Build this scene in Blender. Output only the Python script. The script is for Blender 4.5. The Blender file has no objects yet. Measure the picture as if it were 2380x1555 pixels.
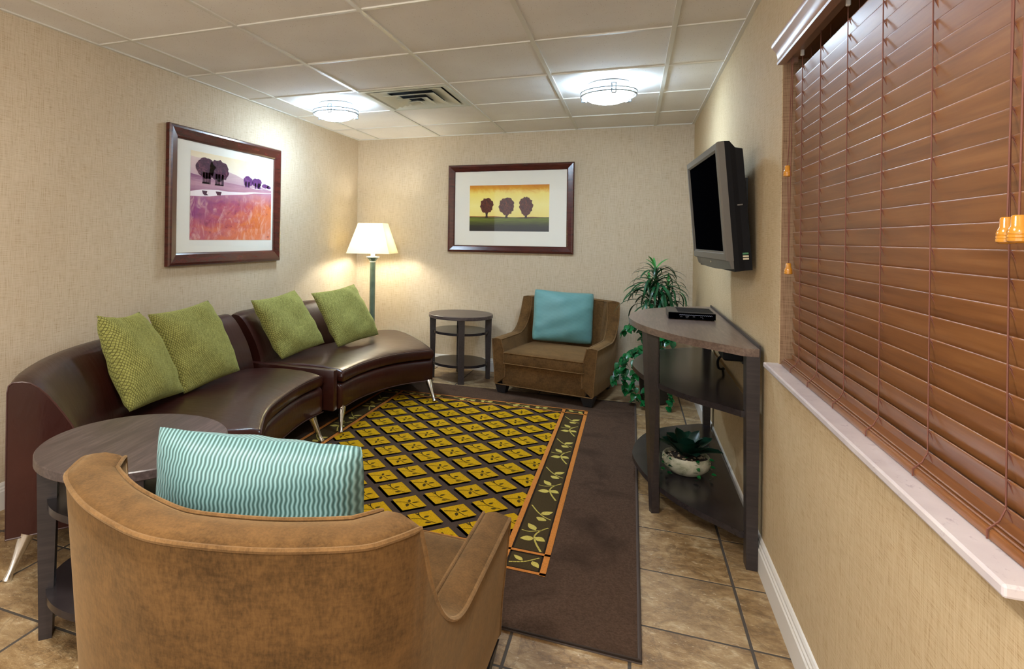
import bpy, bmesh, math, random
import numpy as np
from mathutils import Vector, Matrix, Euler
rnd = random.Random(7)
scene = bpy.context.scene
COL = scene.collection
PI = math.pi

# ---------------------------------------------------------------- camera
F_PX, CX, CY, YAW, PITCH, ROLL, CAMZ = 1370.7, 954.13, 548.64, .3599, -.0019, -.014, 1.27
cd = bpy.data.cameras.new('camera'); cam = bpy.data.objects.new('camera', cd); COL.objects.link(cam)
cy_, sy_ = math.cos(YAW), math.sin(YAW)
right0 = Vector((cy_, sy_, 0)); fwd0 = Vector((-sy_, cy_, 0)); up0 = Vector((0, 0, 1))
cp, sp = math.cos(PITCH), math.sin(PITCH)
fwd = fwd0 * cp - up0 * sp; up1 = fwd0 * sp + up0 * cp
cr, sr = math.cos(ROLL), math.sin(ROLL)
rgt = right0 * cr - up1 * sr; upv = right0 * sr + up1 * cr
m = Matrix.Identity(4)
for i in range(3):
    m[i][0], m[i][1], m[i][2] = rgt[i], upv[i], -fwd[i]
m[2][3] = CAMZ
cam.matrix_world = m
cd.sensor_fit = 'HORIZONTAL'; cd.sensor_width = 36.0
cd.lens = F_PX / 2380 * 36.0
cd.shift_x = (1190 - CX) / 2380
cd.shift_y = -(777.5 - CY) / 2380
cd.clip_start = .05
scene.camera = cam
# ---------------------------------------------------------------- light, exposure
w = bpy.data.worlds.new('world'); scene.world = w; w.use_nodes = True
w.node_tree.nodes['Background'].inputs[0].default_value = (1, .97, .93, 1)
w.node_tree.nodes['Background'].inputs[1].default_value = 1.05
vs = scene.view_settings
vs.view_transform = 'Standard'; vs.look = 'None'; vs.gamma = 1; vs.use_curve_mapping = False
vs.exposure = 1.02
DOME_IN = 44.0      # the two ceiling lamps in view (cool white)
DOME_FILL = 70.0     # fill lamps added out of view around the camera (warm white)
LAMP_W = 26.0       # floor lamp bulb, watts

# ---------------------------------------------------------------- helpers
def lin(r, g, b):
    f = lambda c: (c / 255 / 12.92) if c / 255 <= .04045 else ((c / 255 + .055) / 1.055) ** 2.4
    return (f(r), f(g), f(b), 1)

class Mat:
    def __init__(s, name, color=(.5, .5, .5, 1), rough=.5, metal=0, spec=.5, coat=0, coat_rough=.1, sheen=0, emit=None, estr=0):
        s.m = bpy.data.materials.new(name); s.m.use_nodes = True
        s.t = s.m.node_tree; s.n = s.t.nodes; s.l = s.t.links
        s.b = s.n['Principled BSDF']
        i = s.b.inputs
        i['Base Color'].default_value = color; i['Roughness'].default_value = rough
        i['Metallic'].default_value = metal; i['Specular IOR Level'].default_value = spec
        i['Coat Weight'].default_value = coat; i['Coat Roughness'].default_value = coat_rough
        i['Sheen Weight'].default_value = sheen
        if emit: i['Emission Color'].default_value = emit; i['Emission Strength'].default_value = estr
    def coord(s, kind='Object'):
        return s.n.new('ShaderNodeTexCoord').outputs[kind]
    def rand(s): return s.n.new('ShaderNodeObjectInfo').outputs['Random']
    def put(s, sock, v):
        if isinstance(v, bpy.types.NodeSocket): s.l.new(v, sock)
        else: sock.default_value = v
    def map(s, v, scale=(1, 1, 1), rot=(0, 0, 0), loc=(0, 0, 0)):
        n = s.n.new('ShaderNodeMapping'); s.l.new(v, n.inputs[0])
        n.inputs['Scale'].default_value = scale; n.inputs['Rotation'].default_value = rot; n.inputs['Location'].default_value = loc
        return n.outputs[0]
    def vadd(s, a, b):
        n = s.n.new('ShaderNodeVectorMath'); n.operation = 'ADD'; s.put(n.inputs[0], a); s.put(n.inputs[1], b); return n.outputs[0]
    def vscale(s, a, k):
        n = s.n.new('ShaderNodeVectorMath'); n.operation = 'SCALE'; s.put(n.inputs[0], a); s.put(n.inputs['Scale'], k); return n.outputs[0]
    def sep(s, v):
        n = s.n.new('ShaderNodeSeparateXYZ'); s.l.new(v, n.inputs[0]); return n.outputs
    def comb(s, x, y, z):
        n = s.n.new('ShaderNodeCombineXYZ')
        for k, a in enumerate((x, y, z)): s.put(n.inputs[k], a)
        return n.outputs[0]
    def math(s, op, a, b=None, c=None):
        n = s.n.new('ShaderNodeMath'); n.operation = op
        s.put(n.inputs[0], a)
        if b is not None: s.put(n.inputs[1], b)
        if c is not None: s.put(n.inputs[2], c)
        return n.outputs[0]
    def noise(s, v, scale=5, detail=3, rough=.5, dist=0):
        n = s.n.new('ShaderNodeTexNoise'); s.l.new(v, n.inputs['Vector'])
        n.inputs['Scale'].default_value = scale; n.inputs['Detail'].default_value = detail
        n.inputs['Roughness'].default_value = rough; n.inputs['Distortion'].default_value = dist
        return n.outputs['Fac']
    def voro(s, v, scale=5, out='Distance'):
        n = s.n.new('ShaderNodeTexVoronoi'); s.l.new(v, n.inputs['Vector']); n.inputs['Scale'].default_value = scale
        return n.outputs[out]
    def ramp(s, f, stops):
        n = s.n.new('ShaderNodeValToRGB'); s.l.new(f, n.inputs[0]); e = n.color_ramp.elements
        while len(e) < len(stops): e.new(.5)
        for k, (p, c) in enumerate(stops): e[k].position = p; e[k].color = c if len(c) == 4 else (*c, 1)
        return n.outputs[0]
    def mix(s, f, a, b, mode='MIX'):
        n = s.n.new('ShaderNodeMix'); n.data_type = 'RGBA'; n.blend_type = mode
        s.put(n.inputs[0], f); s.put(n.inputs[6], a); s.put(n.inputs[7], b); return n.outputs[2]
    def color(s, v): s.put(s.b.inputs['Base Color'], v)
    def rough(s, v): s.put(s.b.inputs['Roughness'], v)
    def bump(s, h, strength=.3, dist=.002):
        n = s.n.new('ShaderNodeBump'); s.l.new(h, n.inputs['Height'])
        n.inputs['Strength'].default_value = strength; n.inputs['Distance'].default_value = dist
        s.l.new(n.outputs[0], s.b.inputs['Normal'])

def mesh(name, V, Fc, mats, smooth=False, midx=None, sharp=None):
    me = bpy.data.meshes.new(name)
    me.from_pydata([tuple(v) for v in V], [], [tuple(f) for f in Fc])
    for mm in (mats if isinstance(mats, (list, tuple)) else [mats]):
        me.materials.append(mm.m if isinstance(mm, Mat) else mm)
    if midx: me.polygons.foreach_set('material_index', midx)
    bm = bmesh.new(); bm.from_mesh(me); bmesh.ops.recalc_face_normals(bm, faces=bm.faces); bm.to_mesh(me); bm.free()
    if smooth:
        me.polygons.foreach_set('use_smooth', [True] * len(me.polygons))
        if sharp is not None: me.set_sharp_from_angle(angle=math.radians(sharp))
    me.update(); return me

def link(name, me, parent=None, world=False, loc=None, rot=None):
    o = bpy.data.objects.new(name, me); COL.objects.link(o)
    if parent:
        o.parent = parent
        if world and parent.parent is None: o.location = -parent.location
    if loc is not None: o.location = loc
    if rot is not None: o.rotation_euler = rot
    return o

def part(name, VF, mat, parent=None, world=False, smooth=False, sharp=35, loc=None, rot=None):
    return link(name, mesh(name, VF[0], VF[1], mat, smooth, None, sharp), parent, world, loc, rot)

def thing(name, label, cat, loc=(0, 0, 0), rotz=0, group=None):
    o = bpy.data.objects.new(name, None); COL.objects.link(o); o.empty_display_size = .1
    o.location = loc; o.rotation_euler = (0, 0, rotz)
    return tag(o, label, cat, group)
def tag(o, label, cat, group=None):
    o['label'] = label; o['category'] = cat
    if group: o['group'] = group
    return o
def struct(o): o['kind'] = 'structure'; return o
def kids(o): return [c for c in bpy.data.objects if c.parent == o]
def copy_tree(o, loc=None, rot=None, parent=None):
    c = o.copy(); COL.objects.link(c); c.parent = parent
    for k in kids(o): copy_tree(k, parent=c)
    if loc is not None: c.location = loc
    if rot is not None: c.rotation_euler = rot
    return c

# geometry generators: return (V, F)
def join(*parts):
    V, Fc = [], []
    for v, f in parts:
        n = len(V); V += [tuple(p) for p in v]; Fc += [tuple(i + n for i in q) for q in f]
    return V, Fc
def xf(VF, M):
    return [tuple(M @ Vector(v)) for v in VF[0]], VF[1]
def tr(VF, x=0, y=0, z=0, rz=0, rx=0, ry=0):
    return xf(VF, Matrix.Translation((x, y, z)) @ Euler((rx, ry, rz)).to_matrix().to_4x4())
def box(x0, x1, y0, y1, z0, z1, bev=0, seg=2):
    V = [(x, y, z) for z in (z0, z1) for y in (y0, y1) for x in (x0, x1)]
    Fc = [(0, 2, 3, 1), (4, 5, 7, 6), (0, 1, 5, 4), (2, 6, 7, 3), (0, 4, 6, 2), (1, 3, 7, 5)]
    if not bev: return V, Fc
    bm = bmesh.new(); vs_ = [bm.verts.new(v) for v in V]
    for f in Fc: bm.faces.new([vs_[i] for i in f])
    bmesh.ops.bevel(bm, geom=bm.edges[:], offset=bev, segments=seg, profile=.5, affect='EDGES', clamp_overlap=True)
    bm.verts.index_update()
    R = [tuple(v.co) for v in bm.verts], [tuple(v.index for v in f.verts) for f in bm.faces]
    bm.free(); return R
def loft(secs, closed=True, caps=True):
    V = [p for s in secs for p in s]; n = len(secs[0]); Fc = []
    for i in range(len(secs) - 1):
        for j in range(n if closed else n - 1):
            k = (j + 1) % n
            Fc.append((i * n + j, i * n + k, (i + 1) * n + k, (i + 1) * n + j))
    if caps and closed:
        Fc.append(tuple(range(n - 1, -1, -1))); Fc.append(tuple((len(secs) - 1) * n + j for j in range(n)))
    return V, Fc
def tube(path, r, n=8, closed=False, caps=True):
    P = [Vector(p) for p in path]; N = len(P); secs = []
    rr = r if hasattr(r, '__len__') else [r] * N
    prev = None
    for i in range(N):
        a = P[(i - 1) % N] if (closed or i > 0) else P[i]; b = P[(i + 1) % N] if (closed or i < N - 1) else P[i]
        t = (b - a).normalized()
        if prev is None:
            u = t.cross(Vector((0, 0, 1)))
            if u.length < 1e-3: u = t.cross(Vector((1, 0, 0)))
        else: u = prev - t * prev.dot(t)
        u.normalize(); prev = u; v = t.cross(u)
        secs.append([P[i] + (u * math.cos(q) + v * math.sin(q)) * rr[i] for q in [2 * PI * k / n for k in range(n)]])
    if closed: secs.append(secs[0])
    return loft(secs, True, caps and not closed)
def lathe(prof, n=32, caps=True):
    secs = [[(r * math.cos(2 * PI * k / n), r * math.sin(2 * PI * k / n), z) for k in range(n)] for r, z in prof]
    return loft(secs, True, caps)
def poly_prism(pts, z0, z1):
    n = len(pts)
    V = [(x, y, z0) for x, y in pts] + [(x, y, z1) for x, y in pts]
    return V, [tuple(range(n - 1, -1, -1)), tuple(range(n, 2 * n))] + [(i, (i + 1) % n, n + (i + 1) % n, n + i) for i in range(n)]
def spline(pts, n):
    """Catmull-Rom through pts, n samples, roughly even."""
    P = np.array(pts, float); Q = np.vstack([2 * P[0] - P[1], P, 2 * P[-1] - P[-2]]); out = []
    K = len(P) - 1
    dense = []
    for i in range(K):
        for t in np.linspace(0, 1, 40, endpoint=False):
            a, b, c, d = Q[i:i + 4]
            dense.append(.5 * ((2 * b) + (-a + c) * t + (2 * a - 5 * b + 4 * c - d) * t * t + (-a + 3 * b - 3 * c + d) * t ** 3))
    dense.append(P[-1]); D = np.array(dense)
    L = np.r_[0, np.cumsum(np.linalg.norm(np.diff(D, axis=0), axis=1))]
    s = np.linspace(0, L[-1], n)
    return np.stack([np.interp(s, L, D[:, k]) for k in range(P.shape[1])], 1)

# ---------------------------------------------------------------- materials
def wallpaper(name, c1, c2, c3, sc=1.0, bs=.35):
    M = Mat(name, rough=.8, spec=.25)
    o = M.coord(); x, y, z = M.sep(o)
    u = M.math('ADD', x, y)
    h = M.noise(M.comb(M.math('MULTIPLY', u, 14 * sc), M.math('MULTIPLY', z, 330 * sc), 0), 1, 3, .6)
    v = M.noise(M.comb(M.math('MULTIPLY', u, 330 * sc), M.math('MULTIPLY', z, 14 * sc), 3.3), 1, 3, .6)
    big = M.noise(o, 1.7, 3, .5)
    f = M.math('MULTIPLY_ADD', h, .5, M.math('MULTIPLY', v, .5))
    c = M.ramp(f, [(.33, c3), (.47, c1), (.66, c2)])
    c = M.mix(M.math('MULTIPLY', big, .35), c, c3)
    M.color(c); M.bump(f, bs, .0015); return M
m_wall = wallpaper('linen_wallpaper', lin(206, 190, 164), lin(221, 207, 184), lin(170, 146, 114))
m_wall_r = wallpaper('woven_wallpaper', lin(196, 174, 138), lin(212, 193, 158), lin(160, 132, 94), 1.25, .4)
m_white = Mat('white_trim_paint', lin(226, 222, 216), .45)
m_ceil = Mat('mineral_fibre_tile', rough=.9, spec=.2)
o_ = m_ceil.coord('Object'); oo = m_ceil.vadd(o_, m_ceil.vscale(m_ceil.comb(m_ceil.rand(), m_ceil.rand(), 0), 30))
pit = m_ceil.voro(oo, 95)
pk = m_ceil.noise(oo, 60, 3, .7)
m_ceil.color(m_ceil.mix(m_ceil.math('LESS_THAN', m_ceil.math('ADD', pit, m_ceil.math('MULTIPLY', pk, .35)), .27), m_ceil.ramp(m_ceil.noise(oo, 2.2, 3), [(.3, lin(230, 225, 219)), (.7, lin(240, 237, 232))]), lin(140, 112, 84)))
m_ceil.bump(pk, .25, .002)
m_grid = Mat('ceiling_grid_metal', lin(222, 219, 208), .4)
m_slab = Mat('plaster', lin(150, 140, 125), .9)
# floor tile
m_tile = Mat('slate_tile', rough=.42, spec=.45)
T = m_tile; o_ = T.coord('Object'); r_ = T.rand()
ro = T.vadd(o_, T.comb(T.math('MULTIPLY', r_, 37), T.math('MULTIPLY', r_, 91), 0))
wv = T.noise(T.map(ro, (1, 1.7, 1), (0, 0, .5)), 6.5, 8, .68, .35)
fine = T.noise(T.map(ro, (1, 1.5, 1), (0, 0, .9)), 24, 6, .72, .5)
c = T.ramp(T.math('ADD', T.math('MULTIPLY', wv, .62), T.math('MULTIPLY', fine, .38)), [(.35, lin(92, 68, 40)), (.45, lin(136, 106, 68)), (.54, lin(166, 138, 98)), (.66, lin(204, 186, 152))])
fl = T.noise(T.map(ro, (1, 2.2, 1), (0, 0, -.6)), 42, 4, .7, 1.2)
c = T.mix(T.ramp(fl, [(.60, (0, 0, 0)), (.70, (.8, .8, .8))]), c, lin(224, 210, 182))
vein = T.math('ABSOLUTE', T.math('SUBTRACT', T.noise(ro, 4.5, 5, .6, .8), .5))
c = T.mix(T.ramp(vein, [(0, (.55, .55, .55)), (.018, (0, 0, 0))]), c, lin(92, 68, 44))
T.color(T.mix(T.math('MULTIPLY', r_, .2), c, lin(184, 164, 132)))
T.bump(T.math('ADD', wv, T.math('MULTIPLY', fl, .7)), .6, .006)
m_grout = Mat('dark_grout', lin(74, 68, 62), .85)
# leather
m_leather = Mat('dark_brown_leather', lin(62, 34, 28), .4, spec=.22, coat=.42, coat_rough=.13)
L = m_leather; o_ = L.coord('Object')
L.color(L.ramp(L.noise(o_, 3, 3), [(.3, lin(44, 17, 13)), (.7, lin(58, 25, 19))]))
cre = L.noise(L.map(o_, (2.2, 14, 4), (0, 0, .25)), 1.6, 3, .6, .8)
L.bump(L.math('ADD', L.math('ADD', L.noise(o_, 9, 2), L.math('MULTIPLY', cre, .9)), L.math('MULTIPLY', L.voro(o_, 260), .05)), .16, .012)
m_stitch = Mat('leather_piping', lin(66, 38, 33), .4)
m_chrome = Mat('polished_chrome', (.78, .77, .74, 1), .12, 1)
m_chrome.rough(m_chrome.ramp(m_chrome.noise(m_chrome.map(m_chrome.coord(), (90, 90, 4)), 1, 2), [(.3, (.08,) * 3), (.7, (.26,) * 3)]))
# velvet
def velvet(name, a, b, c_):
    M = Mat(name, rough=.85, spec=.1, sheen=.42)
    M.b.inputs['Sheen Roughness'].default_value = .45; M.b.inputs['Sheen Tint'].default_value = c_
    o = M.coord(); n1 = M.noise(o, 9, 5, .65, .6); n2 = M.noise(M.map(o, (1, 1, .35)), 170, 3, .7); n3 = M.noise(M.map(o, (.3, .3, 1)), 120, 3, .7)
    f = M.math('ADD', M.math('MULTIPLY', n1, .4), M.math('ADD', M.math('MULTIPLY', n2, .35), M.math('MULTIPLY', n3, .25)))
    M.color(M.ramp(f, [(.36, a), (.6, b)])); M.bump(f, .35, .003); return M
m_velvet = velvet('tan_velvet', lin(64, 45, 24), lin(104, 75, 42), lin(226, 194, 150))
m_pipe = velvet('tan_velvet_piping', lin(82, 59, 34), lin(122, 91, 56), lin(224, 196, 156))
m_blackwood = Mat('black_wood', lin(34, 33, 36), .45)
# laminate wood
def laminate(name, ca, cb, cc, rough=.32, ax=(1, 0, 0)):
    M = Mat(name, rough=rough, spec=.5)
    o = M.coord()
    sc = (7, 90, 90) if ax[0] else (90, 7, 90)
    g = M.noise(M.map(o, sc), 1, 5, .65, .4); b = M.noise(M.map(o, tuple(s * .14 for s in sc)), 1, 3, .5)
    f = M.math('ADD', M.math('MULTIPLY', g, .65), M.math('MULTIPLY', b, .35))
    M.color(M.ramp(f, [(.34, ca), (.5, cb), (.66, cc)])); M.bump(g, .06, .001); return M
m_top = laminate('driftwood_laminate', lin(56, 47, 46), lin(76, 65, 63), lin(104, 91, 87))
m_topc = laminate('driftwood_laminate_console', lin(84, 68, 60), lin(108, 90, 80), lin(132, 114, 102), .28, (0, 1, 0))
m_leg = laminate('dark_stained_wood', lin(38, 32, 33), lin(48, 41, 41), lin(60, 51, 49), .4)
m_shelf = laminate('dark_shelf_laminate', lin(34, 29, 31), lin(42, 37, 39), lin(52, 46, 47), .22)
# blinds
m_blind = Mat('stained_blind_wood', rough=.4, spec=.45, coat=.3, coat_rough=.22)
B = m_blind; o_ = B.coord('Object'); r_ = B.rand()
bo = B.vadd(o_, B.comb(0, B.math('MULTIPLY', r_, 13), r_))
g = B.noise(B.map(bo, (60, 3.2, 60)), 1, 5, .6, .5)
B.color(B.ramp(B.math('ADD', g, B.math('MULTIPLY', B.math('SUBTRACT', r_, .5), .12)), [(.3, lin(112, 68, 34)), (.5, lin(128, 80, 42)), (.7, lin(140, 92, 52))]))
m_val = Mat('valance_wood', lin(158, 124, 104), .4, spec=.5, coat=.3, coat_rough=.3)  # brown wood lightened, its glossy reflection is put into the colour
m_cord = Mat('brown_cord', lin(112, 66, 52), .7)
m_tassel = Mat('varnished_oak', lin(196, 132, 40), .16, spec=.6, coat=.6)
m_sill = Mat('cultured_marble', rough=.22, spec=.5)
S = m_sill; o_ = S.coord()
S.color(S.mix(S.ramp(S.noise(S.map(o_, (1, .55, 1)), 55, 4, .7), [(.6, (0, 0, 0)), (.74, (.55,) * 3)]), S.ramp(S.noise(o_, 9, 4), [(.3, lin(200, 190, 194)), (.7, lin(216, 208, 210))]), lin(146, 128, 142)))
m_frame = Mat('mahogany_frame', rough=.25, spec=.55, coat=.3, coat_rough=.15)
Fm = m_frame; o_ = Fm.coord()
Fm.color(Fm.ramp(Fm.noise(Fm.map(o_, (8, 8, 40)), 1, 4, .6), [(.3, lin(58, 18, 15)), (.7, lin(86, 33, 25))]))
m_mat = Mat('cream_mat_board', lin(236, 232, 220), .8)
m_pane = bpy.data.materials.new('picture_glass'); m_pane.use_nodes = True
nt = m_pane.node_tree; nt.nodes.clear()
a_ = nt.nodes.new('ShaderNodeBsdfTransparent'); b_ = nt.nodes.new('ShaderNodeBsdfGlossy'); b_.inputs['Roughness'].default_value = .02
lw_ = nt.nodes.new('ShaderNodeLayerWeight'); lw_.inputs[0].default_value = .5; pw_ = nt.nodes.new('ShaderNodeMath'); pw_.operation = 'POWER'; pw_.inputs[1].default_value = 5; nt.links.new(lw_.outputs['Facing'], pw_.inputs[0]); f_ = nt.nodes.new('ShaderNodeMath'); f_.operation = 'MULTIPLY_ADD'; f_.inputs[1].default_value = .94; f_.inputs[2].default_value = .04; nt.links.new(pw_.outputs[0], f_.inputs[0]); mx = nt.nodes.new('ShaderNodeMixShader'); ou = nt.nodes.new('ShaderNodeOutputMaterial')
nt.links.new(f_.outputs[0], mx.inputs[0]); nt.links.new(a_.outputs[0], mx.inputs[1]); nt.links.new(b_.outputs[0], mx.inputs[2]); nt.links.new(mx.outputs[0], ou.inputs[0])
m_black = Mat('black_plastic', lin(22, 22, 26), .32)
m_blackmat = Mat('matt_black_plastic', lin(15, 15, 19), .55, spec=.2)
m_tvgrey = Mat('gunmetal_plastic', lin(104, 100, 94), .38, .35)
m_screen = Mat('dark_screen', (.001, .001, .0015, 1), .5, spec=0)
m_label = Mat('pale_label', lin(206, 196, 168), .6)
m_green_lbl = Mat('green_label', lin(70, 130, 90), .6)
m_soil = Mat('dark_soil', lin(40, 32, 24), .95)
def leafmat(name, a, b, rough=.35):
    M = Mat(name, rough=rough, spec=.5)
    M.color(M.ramp(M.noise(M.vadd(M.coord(), M.comb(M.rand(), M.rand(), M.rand())), 14, 3), [(.3, a), (.7, b)])); return M
m_leaf1 = leafmat('strap_leaf', lin(8, 46, 26), lin(26, 92, 52))
m_leaf1b = leafmat('young_leaf', lin(40, 120, 50), lin(80, 160, 80))
m_leaf2 = leafmat('vine_leaf', lin(6, 54, 30), lin(26, 116, 56), .25)
m_leaf3 = leafmat('succulent_leaf', lin(8, 34, 26), lin(20, 60, 46), .3)
m_stem = Mat('plant_stem', lin(60, 84, 40), .6)
m_pot = Mat('charcoal_pot', lin(48, 46, 44), .5)
m_bowl = Mat('weathered_ceramic', rough=.6)
m_bowl.color(m_bowl.ramp(m_bowl.noise(m_bowl.coord(), 16, 6, .7, .6), [(.34, lin(120, 124, 96)), (.5, lin(176, 174, 150)), (.66, lin(206, 200, 178))]))
m_pebble = Mat('pebbles', lin(150, 136, 112), .5)
# ================================================================= room
XL, XR, YB, YF, ZC = -2.687, .485, 5.555, -1.0, 2.27
WY0, WY1, WZ0, WZ1 = .985, 2.388, .845, 1.97      # window opening in the right wall

def wall(name, VF, mat): return struct(part(name, VF, mat))
wall('wall_left', box(XL - .15, XL, YF, YB, 0, ZC + .1), m_wall)
wall('wall_back', box(XL - .15, XR + .2, YB, YB + .15, 0, ZC + .1), m_wall)
wall('wall_right', join(box(XR, XR + .2, YF, WY0, 0, ZC + .1), box(XR, XR + .2, WY1, YB, 0, ZC + .1),
                        box(XR, XR + .2, WY0, WY1, 0, WZ0 - .018), box(XR, XR + .2, WY0, WY1, WZ1, ZC + .1)), m_wall_r)
m_jamb = wallpaper('brown_jamb_fabric', lin(146, 116, 90), lin(168, 138, 110), lin(104, 78, 56), .9, .5)
part('jamb_lining', box(XR + .002, XR + .2, WY1 - .004, WY1 - .0005, WZ0, WZ1), m_jamb, bpy.data.objects['wall_right'])
part('jamb_lining', box(XR + .002, XR + .2, WY0 + .0005, WY0 + .004, WZ0, WZ1), m_jamb, bpy.data.objects['wall_right'])
# baseboards: moulded profile
BP = [(0, 0), (.017, 0), (.017, .085), (.013, .09), (.013, .098), (.009, .103), (.009, .112), (.005, .12), (0, .122)]
def baseboard(name, P0, P1, nrm):
    secs = [[(p[0] + nrm[0] * d, p[1] + nrm[1] * d, z) for d, z in BP] for p in (P0, P1)]
    struct(part(name, loft(secs), m_white))
baseboard('baseboard_left', (XL, YF), (XL, YB), (1, 0)); baseboard('baseboard_right', (XR, YB), (XR, YF), (-1, 0))
baseboard('baseboard_back', (XL, YB), (XR, YB), (0, -1))

# floor: slab with grout, every tile an own piece
floor = struct(part('floor', box(XL - .1, XR + .1, YF - .1, YB + .1, -.08, -.0014), m_grout))
TX, TY, TX0, TY0, G = .3565, .3595, .008, 1.382, .0040
tile_me = {}
def slab_piece(w_, d_, h, bev, mat, key):
    k = (round(w_, 3), round(d_, 3), key)
    if k not in tile_me: tile_me[k] = mesh('tile', *box(-w_ / 2, w_ / 2, -d_ / 2, d_ / 2, 0, h, bev, 1), mat)
    return tile_me[k]
ix0 = math.floor((XL - TX0) / TX); ix1 = math.ceil((XR - TX0) / TX)
iy0 = math.floor((.6 - TY0) / TY); iy1 = math.ceil((YB - TY0) / TY)
for i in range(ix0, ix1):
    for j in range(iy0, iy1):
        a, b = max(TX0 + i * TX + G, XL + .001), min(TX0 + (i + 1) * TX - G, XR - .001)
        c_, d_ = TY0 + j * TY + G, min(TY0 + (j + 1) * TY - G, YB - .001)
        if b - a < .02 or d_ - c_ < .02: continue
        link('tile', slab_piece(b - a, d_ - c_, .012, .002, m_tile, 'f'), floor, loc=((a + b) / 2, (c_ + d_) / 2, -.012 - rnd.random() * .0006))
yend = TY0 + iy0 * TY
part('floor_slab', box(XL, XR, YF, yend - .004, -.0012, 0), m_tile, floor)

# ceiling: grid bars and lay-in tiles
ceil = struct(part('ceiling', box(XL - .1, XR + .15, YF - .1, YB + .1, ZC + .03, ZC + .1), m_slab))
CP, CX0, CY0 = .6569, -2.4558, 2.359
xs = [XL] + [CX0 + CP * i for i in range(5)] + [XR]
ys = [y for y in [CY0 + CP * j for j in range(-5, 6)] if YF + .05 < y < YB - .05]
ys = [YF] + ys + [YB]
BW = .011
for x in xs[1:-1]:
    part('grid_runner', box(x - BW, x + BW, YF, YB, ZC, ZC + .028), m_grid, ceil)
for j in range(1, len(ys) - 1):
    for i in range(len(xs) - 1):
        part('grid_tee', box(xs[i] + (BW if i else 0), xs[i + 1] - (BW if i < len(xs) - 2 else 0), ys[j] - BW * .8, ys[j] + BW * .8, ZC + .0006, ZC + .028), m_grid, ceil)
for nme, b_ in (('wall_angle', box(XL, XL + .016, YF, YB, ZC - .001, ZC + .028)), ('wall_angle', box(XR - .02, XR, YF, YB, ZC - .001, ZC + .028)),
                ('wall_angle', box(XL, XR, YB - .012, YB, ZC - .0015, ZC + .028)), ('wall_angle', box(XL, XR, YF, YF + .016, ZC - .0015, ZC + .028))):
    part(nme, b_, m_grid, ceil)
VENT = (1, None)
for j in range(len(ys) - 1):
    for i in range(len(xs) - 1):
        if i == 2 and abs(ys[j] - 3.673) < .01: continue      # the air diffuser sits here
        wx, wy = xs[i + 1] - xs[i] - .006, ys[j + 1] - ys[j] - .006
        link('ceiling_tile', slab_piece(wx, wy, .012, 0, m_ceil, 'c'), ceil, loc=((xs[i] + xs[i + 1]) / 2, (ys[j] + ys[j + 1]) / 2, ZC + .006 + rnd.random() * .002))

# ================================================================= ceiling lamps
def dome_mat(name, col, strg):
    M = Mat(name, (.9, .9, .9, 1), .3, emit=col, estr=strg); return M
m_dome = dome_mat('frosted_glass_cool', (.62, .81, 1, 1), DOME_IN)
m_dome_fill = dome_mat('fill_dome_glass_warm', (1, .95, .88, 1), DOME_FILL)
m_fix = Mat('brushed_nickel', (.30, .34, .38, 1), .38, .8)
m_pan = Mat('canopy_enamel', lin(150, 158, 166), .5)
def ceiling_lamp(loc, label, dm, group=None):
    r = thing('ceiling_light', label, 'light', loc, group=group)
    part('canopy', lathe([(.132, 0), (.132, -.03), (.128, -.045)], 40), m_pan, r, smooth=True)
    part('glass_dome', lathe([(.15, -.05), (.152, -.068), (.145, -.082), (.12, -.1), (.08, -.114), (.04, -.12), (.004, -.121)], 40), dm, r, smooth=True, sharp=80)
    for z in (-.05, -.072):
        part('trim_ring', tube([(.169 * math.cos(a), .169 * math.sin(a), z) for a in np.linspace(0, 2 * PI, 48, endpoint=False)], .0062, 6, True), m_fix, r, smooth=True)
    for k in range(3):
        a = -1.35 + k * 2 * PI / 3
        q = join(box(.166, .174, -.016, -.009, -.09, -.028), box(.166, .174, .009, .016, -.09, -.028), box(.13, .175, -.012, .012, -.034, -.028), box(.15, .176, -.014, .014, -.094, -.087))
        part('clip', tr(q, rz=a), m_fix, r)
    return r
lamp_r = ceiling_lamp((-.156, 4.0, ZC), 'round flush ceiling lamp with chrome rings, the one nearer the television', m_dome)
lamp_l = copy_tree(lamp_r, (-2.128, 4.0, ZC)); lamp_l['label'] = 'round flush ceiling lamp with chrome rings above the floor lamp corner'
for k, (x, y) in enumerate([(-.156, -.597), (-.8135, .717)]):  # fill lamps added out of view to brighten the near part
    ceiling_lamp((x, y, ZC), 'added fill lamp in the form of a round ceiling lamp, out of view above the camera, %s' % ('behind the window blind end', 'over the foreground armchair')[k], m_dome_fill, 'added fill lamps above the camera')

# ================================================================= air diffuser
m_vent = Mat('diffuser_enamel', lin(206, 208, 194), .35)
m_dark = Mat('duct_dark', lin(26, 30, 36), .8)
VX, VY = (xs[2] + xs[3]) / 2, 3.673 + CP / 2
vent = thing('air_diffuser', 'square four-way air diffuser with nested louvres in the ceiling grid', 'vent', (VX, VY, ZC))
hs = CP / 2 - .012
def frame_ring(prof, nC=1):
    """square rings: prof = [(half, z)]"""
    secs = []
    return loft([[(-h, -h, z), (h, -h, z), (h, h, z), (-h, h, z)] for h, z in prof], True, False)
part('rim', frame_ring([(hs, .004), (hs, -.004), (hs - .03, -.004), (hs - .055, .012), (hs - .055, .02)]), m_vent, vent)
part('duct', join(box(-hs + .05, hs - .05, -hs + .05, hs - .05, .022, .028)), m_dark, vent)
for k, (h0, h1, z0, z1) in enumerate([(.262, .165, -.003, .013), (.188, .10, -.014, .003), (.115, .05, -.024, -.006)]):
    part('louvre', frame_ring([(h0, z0), (h1, z1), (h1, z1 + .003), (h0, z0 + .003), (h0, z0)]), m_vent, vent)
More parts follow.
